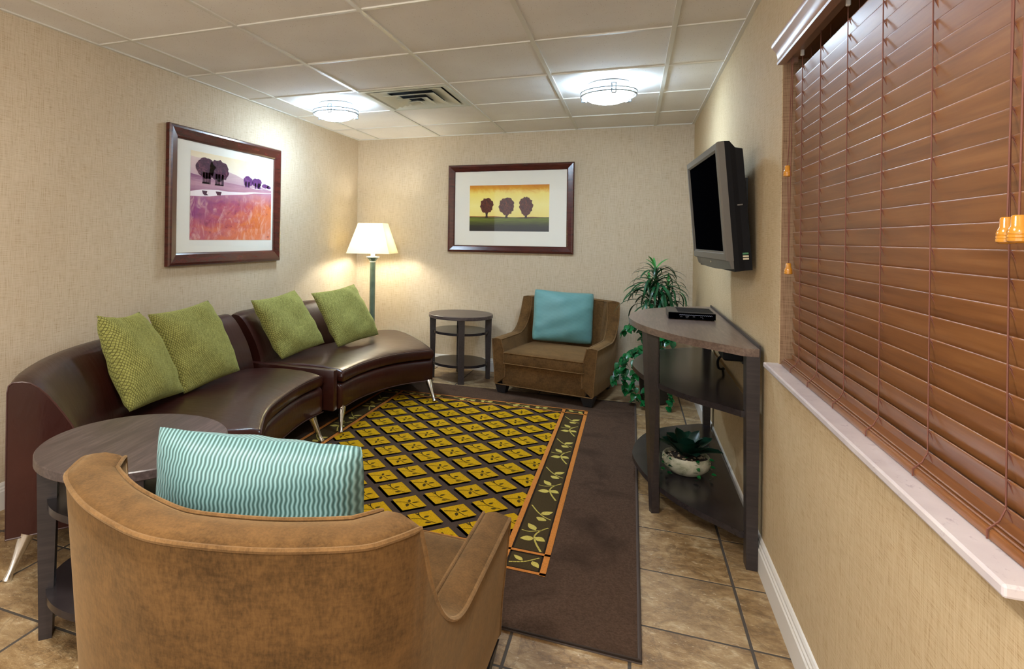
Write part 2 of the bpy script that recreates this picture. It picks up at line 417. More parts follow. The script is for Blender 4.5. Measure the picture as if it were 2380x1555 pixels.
part('centre_plate', frame_ring([(.052, -.034), (.004, -.012), (.004, -.008), (.052, -.03), (.052, -.034)]), m_vent, vent)
part('hanger', join(box(-.2, .2, -.002, .002, .012, .018), box(-.002, .002, -.2, .2, .012, .018)), m_dark, vent)

# ================================================================= window, sill, blind
sill = struct(part('trim_1', box(.44, XR + .14, .956, 2.405, WZ0 - .018, WZ0, .004, 2), m_sill)); sill['label'] = 'white speckled marble window sill'
m_winframe = Mat('dark_window_frame', lin(60, 58, 58), .5)
m_night = Mat('dark_night_pane', lin(20, 26, 40), .05, spec=.5)  # opaque pane, the darkness outside is put into its colour
win = struct(part('window_1', join(box(.60, .64, WY0, WY0 + .05, WZ0, WZ1), box(.60, .64, WY1 - .05, WY1, WZ0, WZ1), box(.60, .64, WY0 + .05, WY1 - .05, WZ0, WZ0 + .05), box(.60, .64, WY0 + .05, WY1 - .05, WZ1 - .05, WZ1), box(.60, .64, 1.66, 1.71, WZ0 + .05, WZ1 - .05)), m_winframe))
part('pane', box(.617, .622, WY0 + .05, 1.66, WZ0 + .05, WZ1 - .05), m_night, win)
part('pane', box(.617, .622, 1.71, WY1 - .05, WZ0 + .05, WZ1 - .05), m_night, win)

blind = thing('window_blind', 'brown wooden slatted blind closed over the window on the right', 'blind', (.52, 1.65, WZ0))
SY0, SY1 = .995, 2.335; SX = .512; PZ = .0414
sdx, sdz = .0115, -.0475
n_ = Vector((-.947, 0, -.322)) * .0022
def slat_mesh():
    a = Vector((0, 0, 0)); b = Vector((sdx, 0, sdz)); d = (b - a).normalized()
    nn = Vector((d.z, 0, -d.x)); nn = nn if nn.x < 0 else -nn
    P = []
    th = .0017
    d = (b - a).normalized()
    for q in np.linspace(-PI / 2, PI / 2, 6): P.append(a - d * (math.cos(q) * th) + nn * (math.sin(q) * th) + d * th)
    for t in (.07, .12, .5, .88, .93): P.append(a.lerp(b, t) + nn * th)
    for q in np.linspace(PI / 2, 3 * PI / 2, 4): P.append(b - d * (math.cos(q) * th) + nn * (math.sin(q) * th) - d * th)
    for t in (.93, .88, .5, .12, .07): P.append(a.lerp(b, t) - nn * th)
    return loft([[(p.x, y, p.z) for p in P] for y in (SY0, SY1)])
sm = mesh('slat', *slat_mesh(), m_blind, True, None, 50)
z = 1.264 - 9 * PZ; zs = []
while z < 1.875:
    o = link('slat', sm, blind); o.location = Vector((SX, 0, z)) - blind.location; zs.append(z); z += PZ
# stacked slats and bottom rail lying on the sill
for k in range(2):
    part('slat', box(.488 + k * .004, .540, SY0, SY1 + .012, WZ0 + .019 + k * .0045, WZ0 + .0225 + k * .0045, .0012, 1), m_blind, blind, True)
part('bottom_rail', box(.484, .538, SY0, SY1 + .02, WZ0 + .001, WZ0 + .0185, .005, 2), m_blind, blind, True, True)
part('head_rail', box(.512, .57, SY0, WY1 - .012, 1.905, 1.965), m_blind, blind, True)
VPf = [(.478, 1.8735), (.455, 1.8735), (.453, 1.880), (.456, 1.884), (.455, 1.90), (.449, 1.917), (.440, 1.928), (.437, 1.934), (.437, 1.944), (.440, 1.946), (.478, 1.946)]
part('valance', join(loft([[(x, y, z) for x, z in VPf] for y in (SY0 - .05, 2.318)]), box(.4785, .512, SY0, 2.318, 1.8905, 1.8945)), m_val, blind, True, True, 50)
part('valance_return', box(.47, .512, 2.300, 2.318, 1.874, 1.944), m_val, blind, True)
for y in (2.229, 2.03, 1.798, 1.5705, 1.3395, 1.099):
    segs = [tube([(SX - .004, y, 1.93), (SX - .004, y, zs[0]), (.496, y - .01, WZ0 + .03)], .0013, 5), tube([(SX + .02, y, 1.93), (SX + .02, y, WZ0 + .03)], .0013, 5),
            tube([(.496, y - .01, WZ0 + .03), (.482, y - .012, WZ0 + .017), (.482, y - .012, WZ0 + .004)], .0014, 5)]
    for zz in zs:
        segs.append(tube([(SX - .004, y, zz + .001), (SX + .0145, y - .017, zz + sdz + .014)], .0008, 4))
        segs.append(tube([(SX - .004, y, zz + .001), (SX + .0125, y - .006, zz + sdz + .004)], .0008, 4))
    part('ladder_cord', join(*segs), m_cord, blind, True)
for y in (2.229, 1.798):
    part('rail_clip', box(SX - .012, SX - .002, y - .016, y - .006, 1.872, 1.9, .002, 1), m_white, blind, True)
tas = mesh('tassel', *lathe([(.003, .05), (.0085, .049), (.0105, .046), (.011, .03), (.0125, .028), (.0155, .020), (.0155, .0165), (.0145, .0158), (.016, .0145), (.016, .0105), (.0150, .0098), (.0163, .0085), (.016, .004), (.012, .0008), (.004, 0)], 20), m_tassel, True, None, 40)
TAS = ((.474, 2.249, 1.4856), (.476, 2.230, 1.1657), (.478, 1.0384, 1.272), (.470, .9957, 1.273))
for x, y, z in TAS:
    o = link('tassel', tas, blind); o.location = Vector((x, y, z)) - blind.location; o.scale = (.75, .75, .75)
    part('pull_cord', tube([(x, y, z + .037), (x + .004, y, 1.6), (.482, y, 1.875)], .0014, 5), m_cord, blind, True)
part('pull_cord', tube([(.478, 2.236, 1.2), (.4745, 2.243, 1.4856)], .0014, 5), m_cord, blind, True)

# ================================================================= pictures
def strokes_poly(pts): return [(p[0], p[1]) for p in pts]
def flat(name, polys, mat, parent, z, M):
    """flat printed shapes at height z above the print, M maps (u,v,z)->world"""
    V, Fc = [], []
    for p in polys:
        n = len(V); V += [M(u, v, z) for u, v in p]; Fc.append(tuple(range(n, n + len(p))))
    return part(name, (V, Fc), mat, parent, True)
def blob(cx, cy, rx, ry, n=26, amp=.16, seed=1, skew=0):
    r = random.Random(seed); k = [r.uniform(1 - amp, 1 + amp) for _ in range(n)]
    out = []
    for i in range(n):
        a = 2 * PI * i / n; out.append((cx + rx * k[i] * math.cos(a), cy + ry * k[i] * math.sin(a) * (1 if math.sin(a) > 0 else 1 + skew)))
    return out
def artmat(name, fn, rough=.7):
    M = Mat(name, rough=rough, spec=.2); fn(M); return M
def picture(name, label, loc, M, W, Hh, fw, art_rect, build):
    r = thing(name, label, 'picture', loc)
    # mitred moulding: four sides
    prof = [(0, 0), (0, .026), (.008, .034), (.02, .036), (fw - .012, .024), (fw - .004, .018), (fw, .012), (fw, 0)]
    cor = [(0, 0, 1, 1), (W, 0, -1, 1), (W, Hh, -1, -1), (0, Hh, 1, -1)]
    for s in range(4):
        a, b = cor[s], cor[(s + 1) % 4]
        secs = [[M(c[0] + c[2] * d, c[1] + c[3] * d, h) for d, h in prof] for c in (a, b)]
        part('frame_rail', loft(secs), m_frame, r, True)
    part('mat_board', ([M(u, v, h) for h in (.002, .010) for u, v in ((fw - .003, fw - .003), (W - fw + .003, fw - .003), (W - fw + .003, Hh - fw + .003), (fw - .003, Hh - fw + .003))],
                       [(0, 1, 2, 3), (4, 5, 6, 7), (0, 1, 5, 4), (1, 2, 6, 5), (2, 3, 7, 6), (3, 0, 4, 7)]), m_mat, r, True)
    pr = build(r, M, art_rect)
    part('glass_pane', ([M(u, v, .0145) for u, v in ((fw, fw), (W - fw, fw), (W - fw, Hh - fw), (fw, Hh - fw))], [(0, 1, 2, 3)]), m_pane, r, True)
    return r
def gcol(M, stops, amt=.12, scale=6, axis=2, freq=(1, 1, 1)):
    o = M.coord('Generated'); x = M.sep(o)[axis]
    n = M.noise(M.map(o, freq), scale, 5, .65, 1.2)
    return M.ramp(M.math('ADD', x, M.math('MULTIPLY', M.math('SUBTRACT', n, .5), amt)), stops)
# left: autumn trees by a stream, purple and orange
def buildL(root, M0, rect):
    u0, v0, u1, v1 = rect; W, Hh = u1 - u0, v1 - v0
    M = lambda u, v, z: M0(u0 + u * W, v0 + v * Hh, z)
    sky = artmat('print_sky', lambda m: m.color(gcol(m, [(0, lin(246, 238, 240)), (.6, lin(244, 236, 232)), (1, lin(240, 222, 186))], .3)))
    base = flat('print', [[(0, 0), (1, 0), (1, 1), (0, 1)]], sky, root, .0105, M)
    hill = artmat('print_hill', lambda m: m.color(gcol(m, [(0, lin(196, 160, 172)), (1, lin(226, 200, 190))], .6, 5)))
    flat('print_area', [[(0, .70), (1, .655), (1, .66), (.72, .72), (.52, .80), (.36, .84), (.15, .93), (.04, .935), (0, .94)]], hill, base, .0107, M)
    mid = artmat('print_meadow', lambda m: m.color(gcol(m, [(0, lin(150, 92, 124)), (.5, lin(196, 148, 160)), (1, lin(138, 86, 120))], 1.1, 7, 2, (1, .6, 5))))
    flat('print_area', [[(0, .53), (1, .60), (1, .668), (.8, .655), (.55, .685), (.3, .70), (0, .745)]], mid, base, .0109, M)
    def fg(m):
        o = m.coord('Generated'); x, y, z = m.sep(o)
        n = m.noise(m.map(o, (1, 1, 1)), 3.2, 6, .65, 1.6); n2 = m.noise(m.map(o, (1, 3.5, .9), (.7, 0, 0)), 3.6, 6, .66, 1.2)
        f = m.math('ADD', m.math('MULTIPLY', y, .75), m.math('ADD', m.math('MULTIPLY', m.math('SUBTRACT', n, .5), .9), m.math('MULTIPLY', m.math('SUBTRACT', .6, z), .5)))
        c = m.ramp(f, [(0, lin(150, 66, 120)), (.3, lin(186, 92, 110)), (.5, lin(206, 104, 88)), (.72, lin(222, 120, 62)), (1, lin(226, 130, 96))])
        c = m.mix(m.ramp(n2, [(.50, (0, 0, 0)), (.66, (.55,) * 3)]), c, lin(232, 190, 178)); c = m.mix(m.ramp(n2, [(.33, (.6,) * 3), (.43, (0, 0, 0))]), c, lin(132, 56, 74))
        m.color(m.mix(m.ramp(z, [(.7, (0, 0, 0)), (1, (.75,) * 3)]), c, lin(190, 140, 158)))
    flat('print_area', [[(0, 0), (1, 0), (1, .605), (.7, .59), (.4, .545), (.2, .51), (0, .49)]], artmat('print_field', fg), base, .0111, M)
    wt = artmat('print_stream', lambda m: m.color(lin(246, 232, 232)))
    flat('print_area', [[(0, .49), (.2, .505), (.38, .54), (.64, .575), (.75, .60), (1, .628), (1, .634), (.72, .615), (.62, .60), (.42, .585), (.3, .59), (.12, .575), (0, .545)]], wt, base, .0113, M)
    tm = artmat('print_trees', lambda m: m.color(m.ramp(m.noise(m.coord('Generated'), 7, 6, .75, .8), [(.35, lin(48, 22, 44)), (.55, lin(82, 40, 62)), (.72, lin(150, 84, 96))])))
    tm2 = artmat('print_far_trees', lambda m: m.color(m.ramp(m.noise(m.coord('Generated'), 7, 6, .75, .8), [(.35, lin(76, 34, 92)), (.55, lin(110, 56, 120)), (.75, lin(176, 110, 160))])))
    tall = lambda cx, w_, v0_, v1_: [(cx - w_, v0_), (cx + w_, v0_), (cx + w_ * .9, v1_), (cx - w_ * .9, v1_)]
    flat('print_tree', [blob(.16, .84, .10, .105, 30, .1, 2, .35), blob(.31, .835, .11, .11, 30, .1, 3, .3)] + [tall(c, .014, .645, .78) for c in (.14, .17, .20, .28, .31, .35)] + [tall(.16, .04, .645, .665), tall(.31, .05, .642, .66)], tm, base, .0115, M)
    flat('print_tree', [blob(.67, .755, .065, .055, 24, .12, 4, .4), blob(.79, .75, .065, .05, 24, .12, 5, .4)] + [tall(c, .010, .668, .74) for c in (.64, .68, .77, .81, .83)], tm2, base, .0115, M)
    flat('print_tree', [blob(.91, .715, .05, .028, 20, .15, 6), blob(.96, .705, .03, .022, 20, .15, 8)], tm2, base, .0114, M)
    for q in ([(.12, .565), (.18, .565), (.17, .535), (.19, .515), (.15, .51), (.13, .53)], [(.27, .57), (.34, .572), (.33, .53), (.29, .525)]): flat('print_reflection', [q], tm, base, .0116, M)
    flat('print_mark', [[(.94, .035), (.97, .035), (.97, .045), (.94, .042)]], tm, base, .0113, M)
    return base
# back: three round trees against a yellow sky
def buildB(root, M0, rect):
    u0, v0, u1, v1 = rect; W, Hh = u1 - u0, v1 - v0
    M = lambda u, v, z: M0(u0 + u * W, v0 + v * Hh, z)
    sk = artmat('print_sunset', lambda m: m.color(gcol(m, [(.3, lin(246, 224, 130)), (.55, lin(250, 236, 150)), (.82, lin(248, 226, 120)), (.92, lin(226, 160, 40)), (1, lin(206, 128, 36))], .2, 3, 2, (2, 1, 1))))
    base = flat('print', [[(0, 0), (1, 0), (1, 1), (0, 1)]], sk, root, .0105, M)
    rd = artmat('print_ridge', lambda m: m.color(lin(150, 84, 40)))
    flat('print_area', [[(0, .29), (1, .29), (1, .30), (.8, .315), (.55, .30), (.32, .325), (.15, .32), (0, .325)]], rd, base, .0107, M)
    gr = artmat('print_grass', lambda m: m.color(gcol(m, [(0, lin(24, 26, 34)), (.4, lin(44, 46, 34)), (.7, lin(90, 100, 32)), (.85, lin(110, 124, 36)), (1, lin(58, 50, 22))], .55, 4, 2, (1.2, 1, 5))))
    flat('print_area', [[(0, 0), (1, 0), (1, .305), (.7, .30), (.4, .307), (0, .31)]], gr, base, .0109, M)
    tm = artmat('print_crown', lambda m: m.color(m.ramp(m.noise(m.coord('Generated'), 9, 6, .75, .8), [(.35, lin(50, 20, 22)), (.55, lin(92, 38, 30)), (.75, lin(170, 84, 40))])))
    tk = artmat('print_trunk', lambda m: m.color(lin(44, 24, 24)))
    for k, (cx, cy, rx, ry, b, skw) in enumerate([(.222, .57, .083, .15, .29, .25), (.475, .58, .095, .15, .28, .6), (.718, .57, .083, .165, .28, .35)]):
        flat('print_tree', [blob(cx, cy, rx, ry, 34, .1, 20 + k, skw)], tm, base, .0113, M)
        flat('print_trunk', [[(cx - .018, b), (cx + .018, b), (cx + .011, b + .06), (cx + .02, b + .13), (cx - .02, b + .13), (cx - .011, b + .06)]], tk, base, .0111, M)
    return base
ML = lambda u, v, z: (XL + .004 + z, 2.852 + u, 1.068 + v)
picture('framed_picture', 'large near-square framed print of purple trees and a stream on the left wall', (XL + .004, 3.46, 1.068), ML, 1.222, .885, .083, (.205, .165, 1.115, .745), buildL)
MB = lambda u, v, z: (-1.690 + u, YB - .004 - z, 1.135 + v)
picture('framed_picture', 'wide framed print of three round trees at sunset on the back wall', (-1.1, YB - .004, 1.135), MB, 1.19, .84, .066, (.213, .203, .968, .641), buildB)

# ================================================================= rug
m_rug = Mat('brown_rug_pile', rough=.95, spec=.05)
R_ = m_rug; o_ = R_.coord()
R_.color(R_.mix(R_.ramp(R_.noise(o_, 3.2, 4, .6, .6), [(.28, (.75,) * 3), (.5, (0, 0, 0))]), R_.ramp(R_.noise(o_, 140, 3, .7), [(.3, lin(64, 48, 38)), (.7, lin(88, 69, 56))]), lin(48, 36, 29)))
R_.bump(R_.noise(o_, 380, 2, .7), .5, .003)
def pile(name, a, b):
    M = Mat(name, rough=.95, spec=.1); o = M.coord(); n = M.noise(o, 260, 3, .7)
    M.color(M.ramp(n, [(.3, a), (.7, b)])); M.bump(n, .4, .002); return M
m_gold = pile('gold_pile', lin(150, 112, 6), lin(204, 162, 14)); m_shadow = pile('dark_pile', lin(28, 21, 16), lin(42, 32, 25))
m_orange = pile('orange_pile', lin(164, 98, 40), lin(206, 134, 66)); m_band = pile('olive_brown_pile', lin(52, 42, 24), lin(74, 60, 36))
m_sprig = pile('olive_sprig_pile', lin(52, 42, 12), lin(76, 62, 18)); m_vine = pile('pale_gold_pile', lin(166, 148, 60), lin(206, 190, 106))
m_fieldp = pile('field_brown_pile', lin(56, 44, 37), lin(76, 61, 52)); m_bind = Mat('rug_binding', lin(70, 58, 52), .8)
RX0, RX1, RY0, RY1, RZ = -2.238, .036, 1.905, 4.865, .011
rug = thing('area_rug', 'brown area rug with gold diamonds and a leafy border', 'rug', ((RX0 + RX1) / 2, (RY0 + RY1) / 2, 0))
part('rug_pile', box(RX0, RX1, RY0, RY1, .0005, RZ, .003, 1), m_rug, rug, True)
part('rug_binding', tube([(RX0, RY0, .007), (RX1, RY0, .007), (RX1, RY1, .007), (RX0, RY1, .007)], .0085, 8, True), m_bind, rug, True, True)
def clip_poly(p, x0, x1, y0, y1):
    for ax, lim, sg in ((0, x0, 1), (0, x1, -1), (1, y0, 1), (1, y1, -1)):
        q = []
        for i in range(len(p)):
            a, b = p[i], p[(i + 1) % len(p)]
            ia, ib = (a[ax] - lim) * sg >= 0, (b[ax] - lim) * sg >= 0
            if ia: q.append(a)
            if ia != ib:
                t = (lim - a[ax]) / (b[ax] - a[ax]); q.append(tuple(a[k] + t * (b[k] - a[k]) for k in (0, 1)))
        p = q
        if len(p) < 3: return []
    return p
def stroke(pts, w0, w1=None):
    P = spline(pts, 10); w1 = w0 if w1 is None else w1; polys = []
    for i in range(len(P) - 1):
        d = P[i + 1] - P[i]; d /= np.linalg.norm(d) + 1e-9; n = np.array([-d[1], d[0]])
        wa = w0 + (w1 - w0) * i / (len(P) - 1); wb = w0 + (w1 - w0) * (i + 1) / (len(P) - 1); e = d * w0 * .4
        polys.append([tuple(P[i] + n * wa - e), tuple(P[i] - n * wa - e), tuple(P[i + 1] - n * wb + e), tuple(P[i + 1] + n * wb + e)])
    return polys
def leafp(x, y, ang, l, w_, n=7):
    c, s = math.cos(ang), math.sin(ang); pts = []
    prof = [(t, w_ * math.sin(PI * t ** .8)) for t in np.linspace(0, 1, n)]
    for t, h in prof + [(t, -h) for t, h in prof[-2:0:-1]]:
        pts.append((x + c * l * t - s * h, y + s * l * t + c * h))
    return pts
def rug_layer(name, polys, mat, z, clip=None):
    V, Fc = [], []
    for p in polys:
        if clip: p = clip_poly(p, *clip)
        if len(p) < 3: continue
        n = len(V); V += [(x, y, z) for x, y in p]; Fc.append(tuple(range(n, n + len(p))))
    me = mesh(name, V, Fc, mat)
    return link(name, me, rug, True)
FX0, FX1, FY0, FY1 = -1.742, -.457, 2.392, 4.412
BX0, BX1, BY0, BY1 = -1.893, -.300, 2.25, 4.508
OW = .0115
rect = lambda a, b, c, d: [(a, c), (b, c), (b, d), (a, d)]
rug_layer('rug_field', [rect(FX0, FX1, FY0, FY1)], m_fieldp, RZ + .0004)
rug_layer('border_band', [rect(BX0, BX1, BY0, FY0), rect(BX0, BX1, FY1, BY1), rect(BX0, FX0, FY0, FY1), rect(FX1, BX1, FY0, FY1)], m_band, RZ + .0005)
# dark edging beside the orange lines, then the orange lines
lines = []
for x in (BX0, FX0, FX1, BX1): lines.append((rect(x - OW, x + OW, BY0 - OW, BY1 + OW), rect(x - OW - .008, x + OW + .008, BY0, BY1)))
for y in (BY0, FY0, FY1, BY1):
    lines.append((rect(BX0 - OW, BX1 + OW, y - OW * .7, y + OW * .7), rect(BX0, BX1, y - OW - .005, y + OW + .005)))
rug_layer('border_shadow', [b for a, b in lines], m_shadow, RZ + .0008, (BX0, BX1, BY0, BY1))
rug_layer('border_line', [a for a, b in lines], m_orange, RZ + .0022)
hd = .0868
dia, shd, spr = [], [], []
sc_ = 1.0
for i in range(-3, 12):
    for j in range(-9, 14):
        if (i + j) % 2: continue
        x, y = -.733 - .12 * i + .0, 3.1 + .12 * j
        D = [(x - hd, y), (x, y - hd), (x + hd, y), (x, y + hd)]
        if not clip_poly(D, FX0, FX1, FY0, FY1): continue
        dia.append(D); shd.append([(a - .001, b - .021) for a, b in D])
        shd.append([(x - hd, y), (x - hd - .001, y - .021), (x, y - hd - .02), (x + hd, y - .02), (x + hd, y)])
        if i % 2 == 0:
            w8 = .8
            spr += stroke([(x - .062, y - .018), (x - .03, y - .004), (x + .005, y - .004), (x + .035, y - .025), (x + .055, y - .028)], .0021)
            spr += [leafp(x - .002, y + .004, 1.9, .030, .0075), leafp(x + .012, y + .002, .75, .038, .006), leafp(x - .004, y - .010, -1.35, .036, .0085)]
        else:
            spr += stroke([(x - .045, y + .04), (x - .03, y + .012), (x + .0, y - .008), (x + .06, y - .022)], .0027, .002)
            spr += stroke([(x - .055, y - .025), (x - .025, y - .012), (x + .01, y - .012)], .0017)
            spr += [leafp(x - .008, y + .006, .95, .032, .007), leafp(x + .012, y - .036, .45, .03, .007), leafp(x - .032, y + .018, 2.75, .03, .005)]
clipf = (FX0 + OW, FX1 - OW, FY0 + OW * .7, FY1 - OW * .7)
rug_layer('diamond_shadow', shd, m_shadow, RZ + .0012, clipf)
rug_layer('gold_diamond', dia, m_gold, RZ + .0018, clipf)
rug_layer('leaf_sprig', spr, m_sprig, RZ + .0024, clipf)
# vines in the border: motif along t (0..1 = one repeat), s across the band (-1..1)
def vine_motifs(P0, d, nrm, length, hw, count):
    out = []; rep = length / count
    def W(t, s): return (P0[0] + d[0] * t * rep + nrm[0] * s * hw, P0[1] + d[1] * t * rep + nrm[1] * s * hw)
    def lf(t, s, t2, s2, wd):
        a, b = W(t, s), W(t2, s2); l = math.hypot(b[0] - a[0], b[1] - a[1]); return leafp(a[0], a[1], math.atan2(b[1] - a[1], b[0] - a[0]), l * 1.08, wd * 1.3)
    for k in range(count):
        st = lambda pts, w_, w2=None: stroke([W(k + t, s) for t, s in pts], w_, w2)
        out += st([(.00, .78), (.13, .30), (.24, .1), (.34, .35), (.42, .82)], .0044, .003)
        out += st([(.31, -.85), (.30, -.4), (.33, .1), (.36, .45)], .003)
        out += [lf(k + .20, .10, k + .16, -.72, .016), lf(k + .22, .18, k + .18, .82, .015), lf(k + .34, .05, k + .44, -.55, .013)]
        out += st([(.58, .82), (.62, .3), (.70, -.25), (.82, -.8)], .0032)
        out += [lf(k + .66, .05, k + .74, .78, .013), lf(k + .60, .28, k + .535, .05, .019)]
    return out
vn = vine_motifs(((BX1 + FX1) / 2, FY0 + .02), (0, 1), (1, 0), FY1 - FY0 - .03, .062, 4)
vn += vine_motifs(((BX0 + FX0) / 2, FY0 + .02), (0, 1), (1, 0), FY1 - FY0 - .03, .062, 4)
vn += vine_motifs((FX0 + .02, (BY1 + FY1) / 2), (1, 0), (0, 1), FX1 - FX0 - .03, .036, 3)
vn += vine_motifs((FX0 + .02, (BY0 + FY0) / 2), (1, 0), (0, 1), FX1 - FX0 - .03, .052, 3)
for (cx, cy, hh) in [((BX1 + FX1) / 2, (BY0 + FY0) / 2, .045), ((BX1 + FX1) / 2, (BY1 + FY1) / 2, .03), ((BX0 + FX0) / 2, (BY0 + FY0) / 2, .045), ((BX0 + FX0) / 2, (BY1 + FY1) / 2, .03)]:
    vn += stroke([(cx - .055, cy - hh * .6), (cx, cy - hh * .1), (cx + .05, cy + hh * .9)], .0035, .0028)
    vn += [leafp(cx - .008, cy + .0, 2.5, .05, .012), leafp(cx + .028, cy + .008, -.9, .05, .014)]
rug_layer('vine', vn, m_vine, RZ + .0014, (BX0 + OW, BX1 - OW, BY0 + OW * .7, BY1 - OW * .7))
# ================================================================= sectional sofa (two curved pieces)
def frame_at(O, Fp, s):
    """outer point and unit vector towards the front at station index s"""
    a, b = O[s], Fp[s]; d = b - a; D = np.linalg.norm(d); return a, d / D, D
def sec(O, Fp, s, prof):
    a, u, D = frame_at(O, Fp, s)
    return [(a[0] + u[0] * (d(D) if callable(d) else d), a[1] + u[1] * (d(D) if callable(d) else d), z) for d, z in prof]
def back_prof(h, k=1.0, dz=0):
    P = [(0, .145), (0, .40), (0, .69), (.004, .715), (.016, .7245), (.045, .7245), (.07, .717), (.098, .696), (.126, .665), (.155, .625), (.182, .583), (.207, .54), (.228, .49), (.246, .44), (.258, .39), (.264, .32), (.264, .145)]
    return [(d * k, .145 + (z - .145) * h) for d, z in P]
def cushion_prof(d0, z0, z1, crown, shrink=0):
    """closed section from back to front, rounded front, crowned top; shrink 0..1 rounds the ends"""
    zm, hh = (z0 + z1) / 2, (z1 - z0) / 2 * (1 - .75 * shrink)
    za, zb = zm - hh, zm + hh; c = crown * (1 - shrink)
    f = lambda k: (lambda D, k=k: D - k)
    mid = lambda t: (lambda D, t=t: d0 + (D - d0) * t)
    return [(d0, za), (d0, zb), (mid(.25), zb + c * .75), (mid(.5), zb + c), (mid(.75), zb + c * .9), (f(.05), zb + c * .45), (f(.02), zb + c * .15), (f(.005), zb - .002), (f(0), zb - .012), (f(0), za + .012), (f(.006), za + .003), (f(.02), za)]
def ends(N, k=5):
    """shrink value for each station"""
    out = []
    for i in range(N):
        e = min(i, N - 1 - i); out.append(0 if e >= k else (1 - math.sqrt(1 - (1 - e / k) ** 2)))
    return out
def resamp(C, ts): 
    t = np.linspace(0, 1, len(C)); return np.stack([np.interp(ts, t, C[:, 0]), np.interp(ts, t, C[:, 1])], 1)
def tparam(N, e=.028, k=5):
    a = np.linspace(0, e, k, endpoint=False); return np.r_[a, np.linspace(e, 1 - e, N - 2 * k), (1 - a[::-1])]
def sofa_leg(foot, top):
    on_rug = -2.24 < foot[0] < .04 and 1.9 < foot[1] < 4.87
    f, t = Vector((*foot, .0148 if on_rug else .0005)), Vector((*top, .147)); d = (t - f)
    rr = [.015, .016, .0125, .0115, .0145, .0205, .0265, .029]; tt = [0, .03, .12, .25, .45, .7, .95, 1]
    V, Fc = tube([f + d * k for k in tt], rr, 16)
    return [(x, y, max(z, f.z)) for x, y, z in V], Fc

OL = spline([(-2.135, 1.505), (-2.27, 1.655), (-2.41, 1.86), (-2.515, 2.09), (-2.585, 2.36), (-2.622, 2.70), (-2.632, 3.0), (-2.625, 3.34)], 400)
FL = spline([(-1.553, 2.258), (-1.684, 2.488), (-1.752, 2.665), (-1.808, 2.915), (-1.834, 3.13), (-1.826, 3.335)], 400)
OR = spline([(-2.63, 3.43), (-2.648, 3.7), (-2.632, 4.0), (-2.575, 4.35), (-2.48, 4.65), (-2.36, 4.92), (-2.22, 5.14), (-2.10, 5.285)], 400)
FR = spline([(-1.753, 3.44), (-1.752, 3.70), (-1.716, 3.935), (-1.652, 4.125), (-1.565, 4.27), (-1.448, 4.412)], 400)

def sofa_piece(label, O, Fp, loc, back_to, legs):
    r = thing('sofa_section', label, 'sofa', loc, group=None)
    N = 40
    # backrest
    tb = np.linspace(0, back_to, N)
    if back_to < 1: tb = np.r_[np.linspace(0, back_to - .05, N - 8), back_to - .05 + .05 * np.sin(np.linspace(0, PI / 2, 9)[1:])]
    Ob, Fb = resamp(O, tb), resamp(Fp, tb)
    hs_ = np.ones(len(tb))
    hs_[0:4] = (.978, .992, .998, 1)
    if back_to < 1:
        q = np.linspace(0, 1, 9)[1:]; hs_[-8:] = np.sqrt(np.clip(1 - q ** 2, .12, 1))
    part('backrest', loft([sec(Ob, Fb, i, back_prof(hs_[i])) for i in range(len(tb))]), m_leather, r, True, True, 50)
    # base
    tN = tparam(N, .02, 4); Ob, Fb = resamp(O, tN), resamp(Fp, tN); e = ends(N, 4)
    d0 = .262
    def base_prof(sh, d0):
        f = lambda k: (lambda D, k=k: D - k)
        k = .012 * sh * 2
        return [(d0, .147), (d0, .305), (f(.05), .310), (f(.022 + k), .304), (f(.008 + k), .288), (f(.004 + k), .26), (f(.006 + k), .16), (f(.012 + k), .146), (f(.05), .146)]
    part('base', loft([sec(Ob, Fb, i, base_prof(e[i], d0 if tN[i] < back_to - .03 or back_to == 1 else .004)) for i in range(N)]), m_leather, r, True, True, 50)
    part('base_piping', tube([(a[0], a[1], .147) for a in [Vector(sec(Ob, Fb, i, [((lambda D: D - .008), 0)])[0]) for i in range(N)]], .0035, 6), m_stitch, r, True, True)
    # seat cushion
    tc = tparam(N + 12, .03, 5) if back_to == 1 else tparam(N + 12, .03, 5)
    tc = tc * (.985 if back_to == 1 else 1.0); Ob, Fb = resamp(O, tc), resamp(Fp, tc); e = ends(len(tc), 5)
    secs = []
    for i in range(len(tc)):
        dd = .25
        if back_to < 1:
            t = min(1, max(0, (tc[i] - back_to + .04) / .06)); dd = .25 * (1 - t)
            if tc[i] > .9: dd += .12 * ((tc[i] - .9) / .1) ** 2.2
        secs.append(sec(Ob, Fb, i, cushion_prof(dd, .314, .386, .026, e[i])))
    cush = part('seat_cushion', loft(secs), m_leather, r, True, True, 60)
    zt = .3865
    part('seam', tube([Vector(sec(Ob, Fb, i, [((lambda D: D - .0035), .384 - .03 * e[i])])[0]) for i in range(1, len(tc) - 1)], .0028, 6), m_stitch, cush, True, True)
    for f, t in legs: part('leg', sofa_leg(f, t), m_chrome, r, True, True)
    return r
sofa_l = sofa_piece('dark brown leather curved sofa section nearer the camera, with a tall closed end', OL, FL, (-2.2, 2.5, 0), 1,
                    [((-2.112, 1.497), (-2.098, 1.562)), ((-1.757, 3.19), (-1.83, 3.19)), ((-1.66, 2.22), (-1.72, 2.30)), ((-2.63, 3.27), (-2.57, 3.24))])
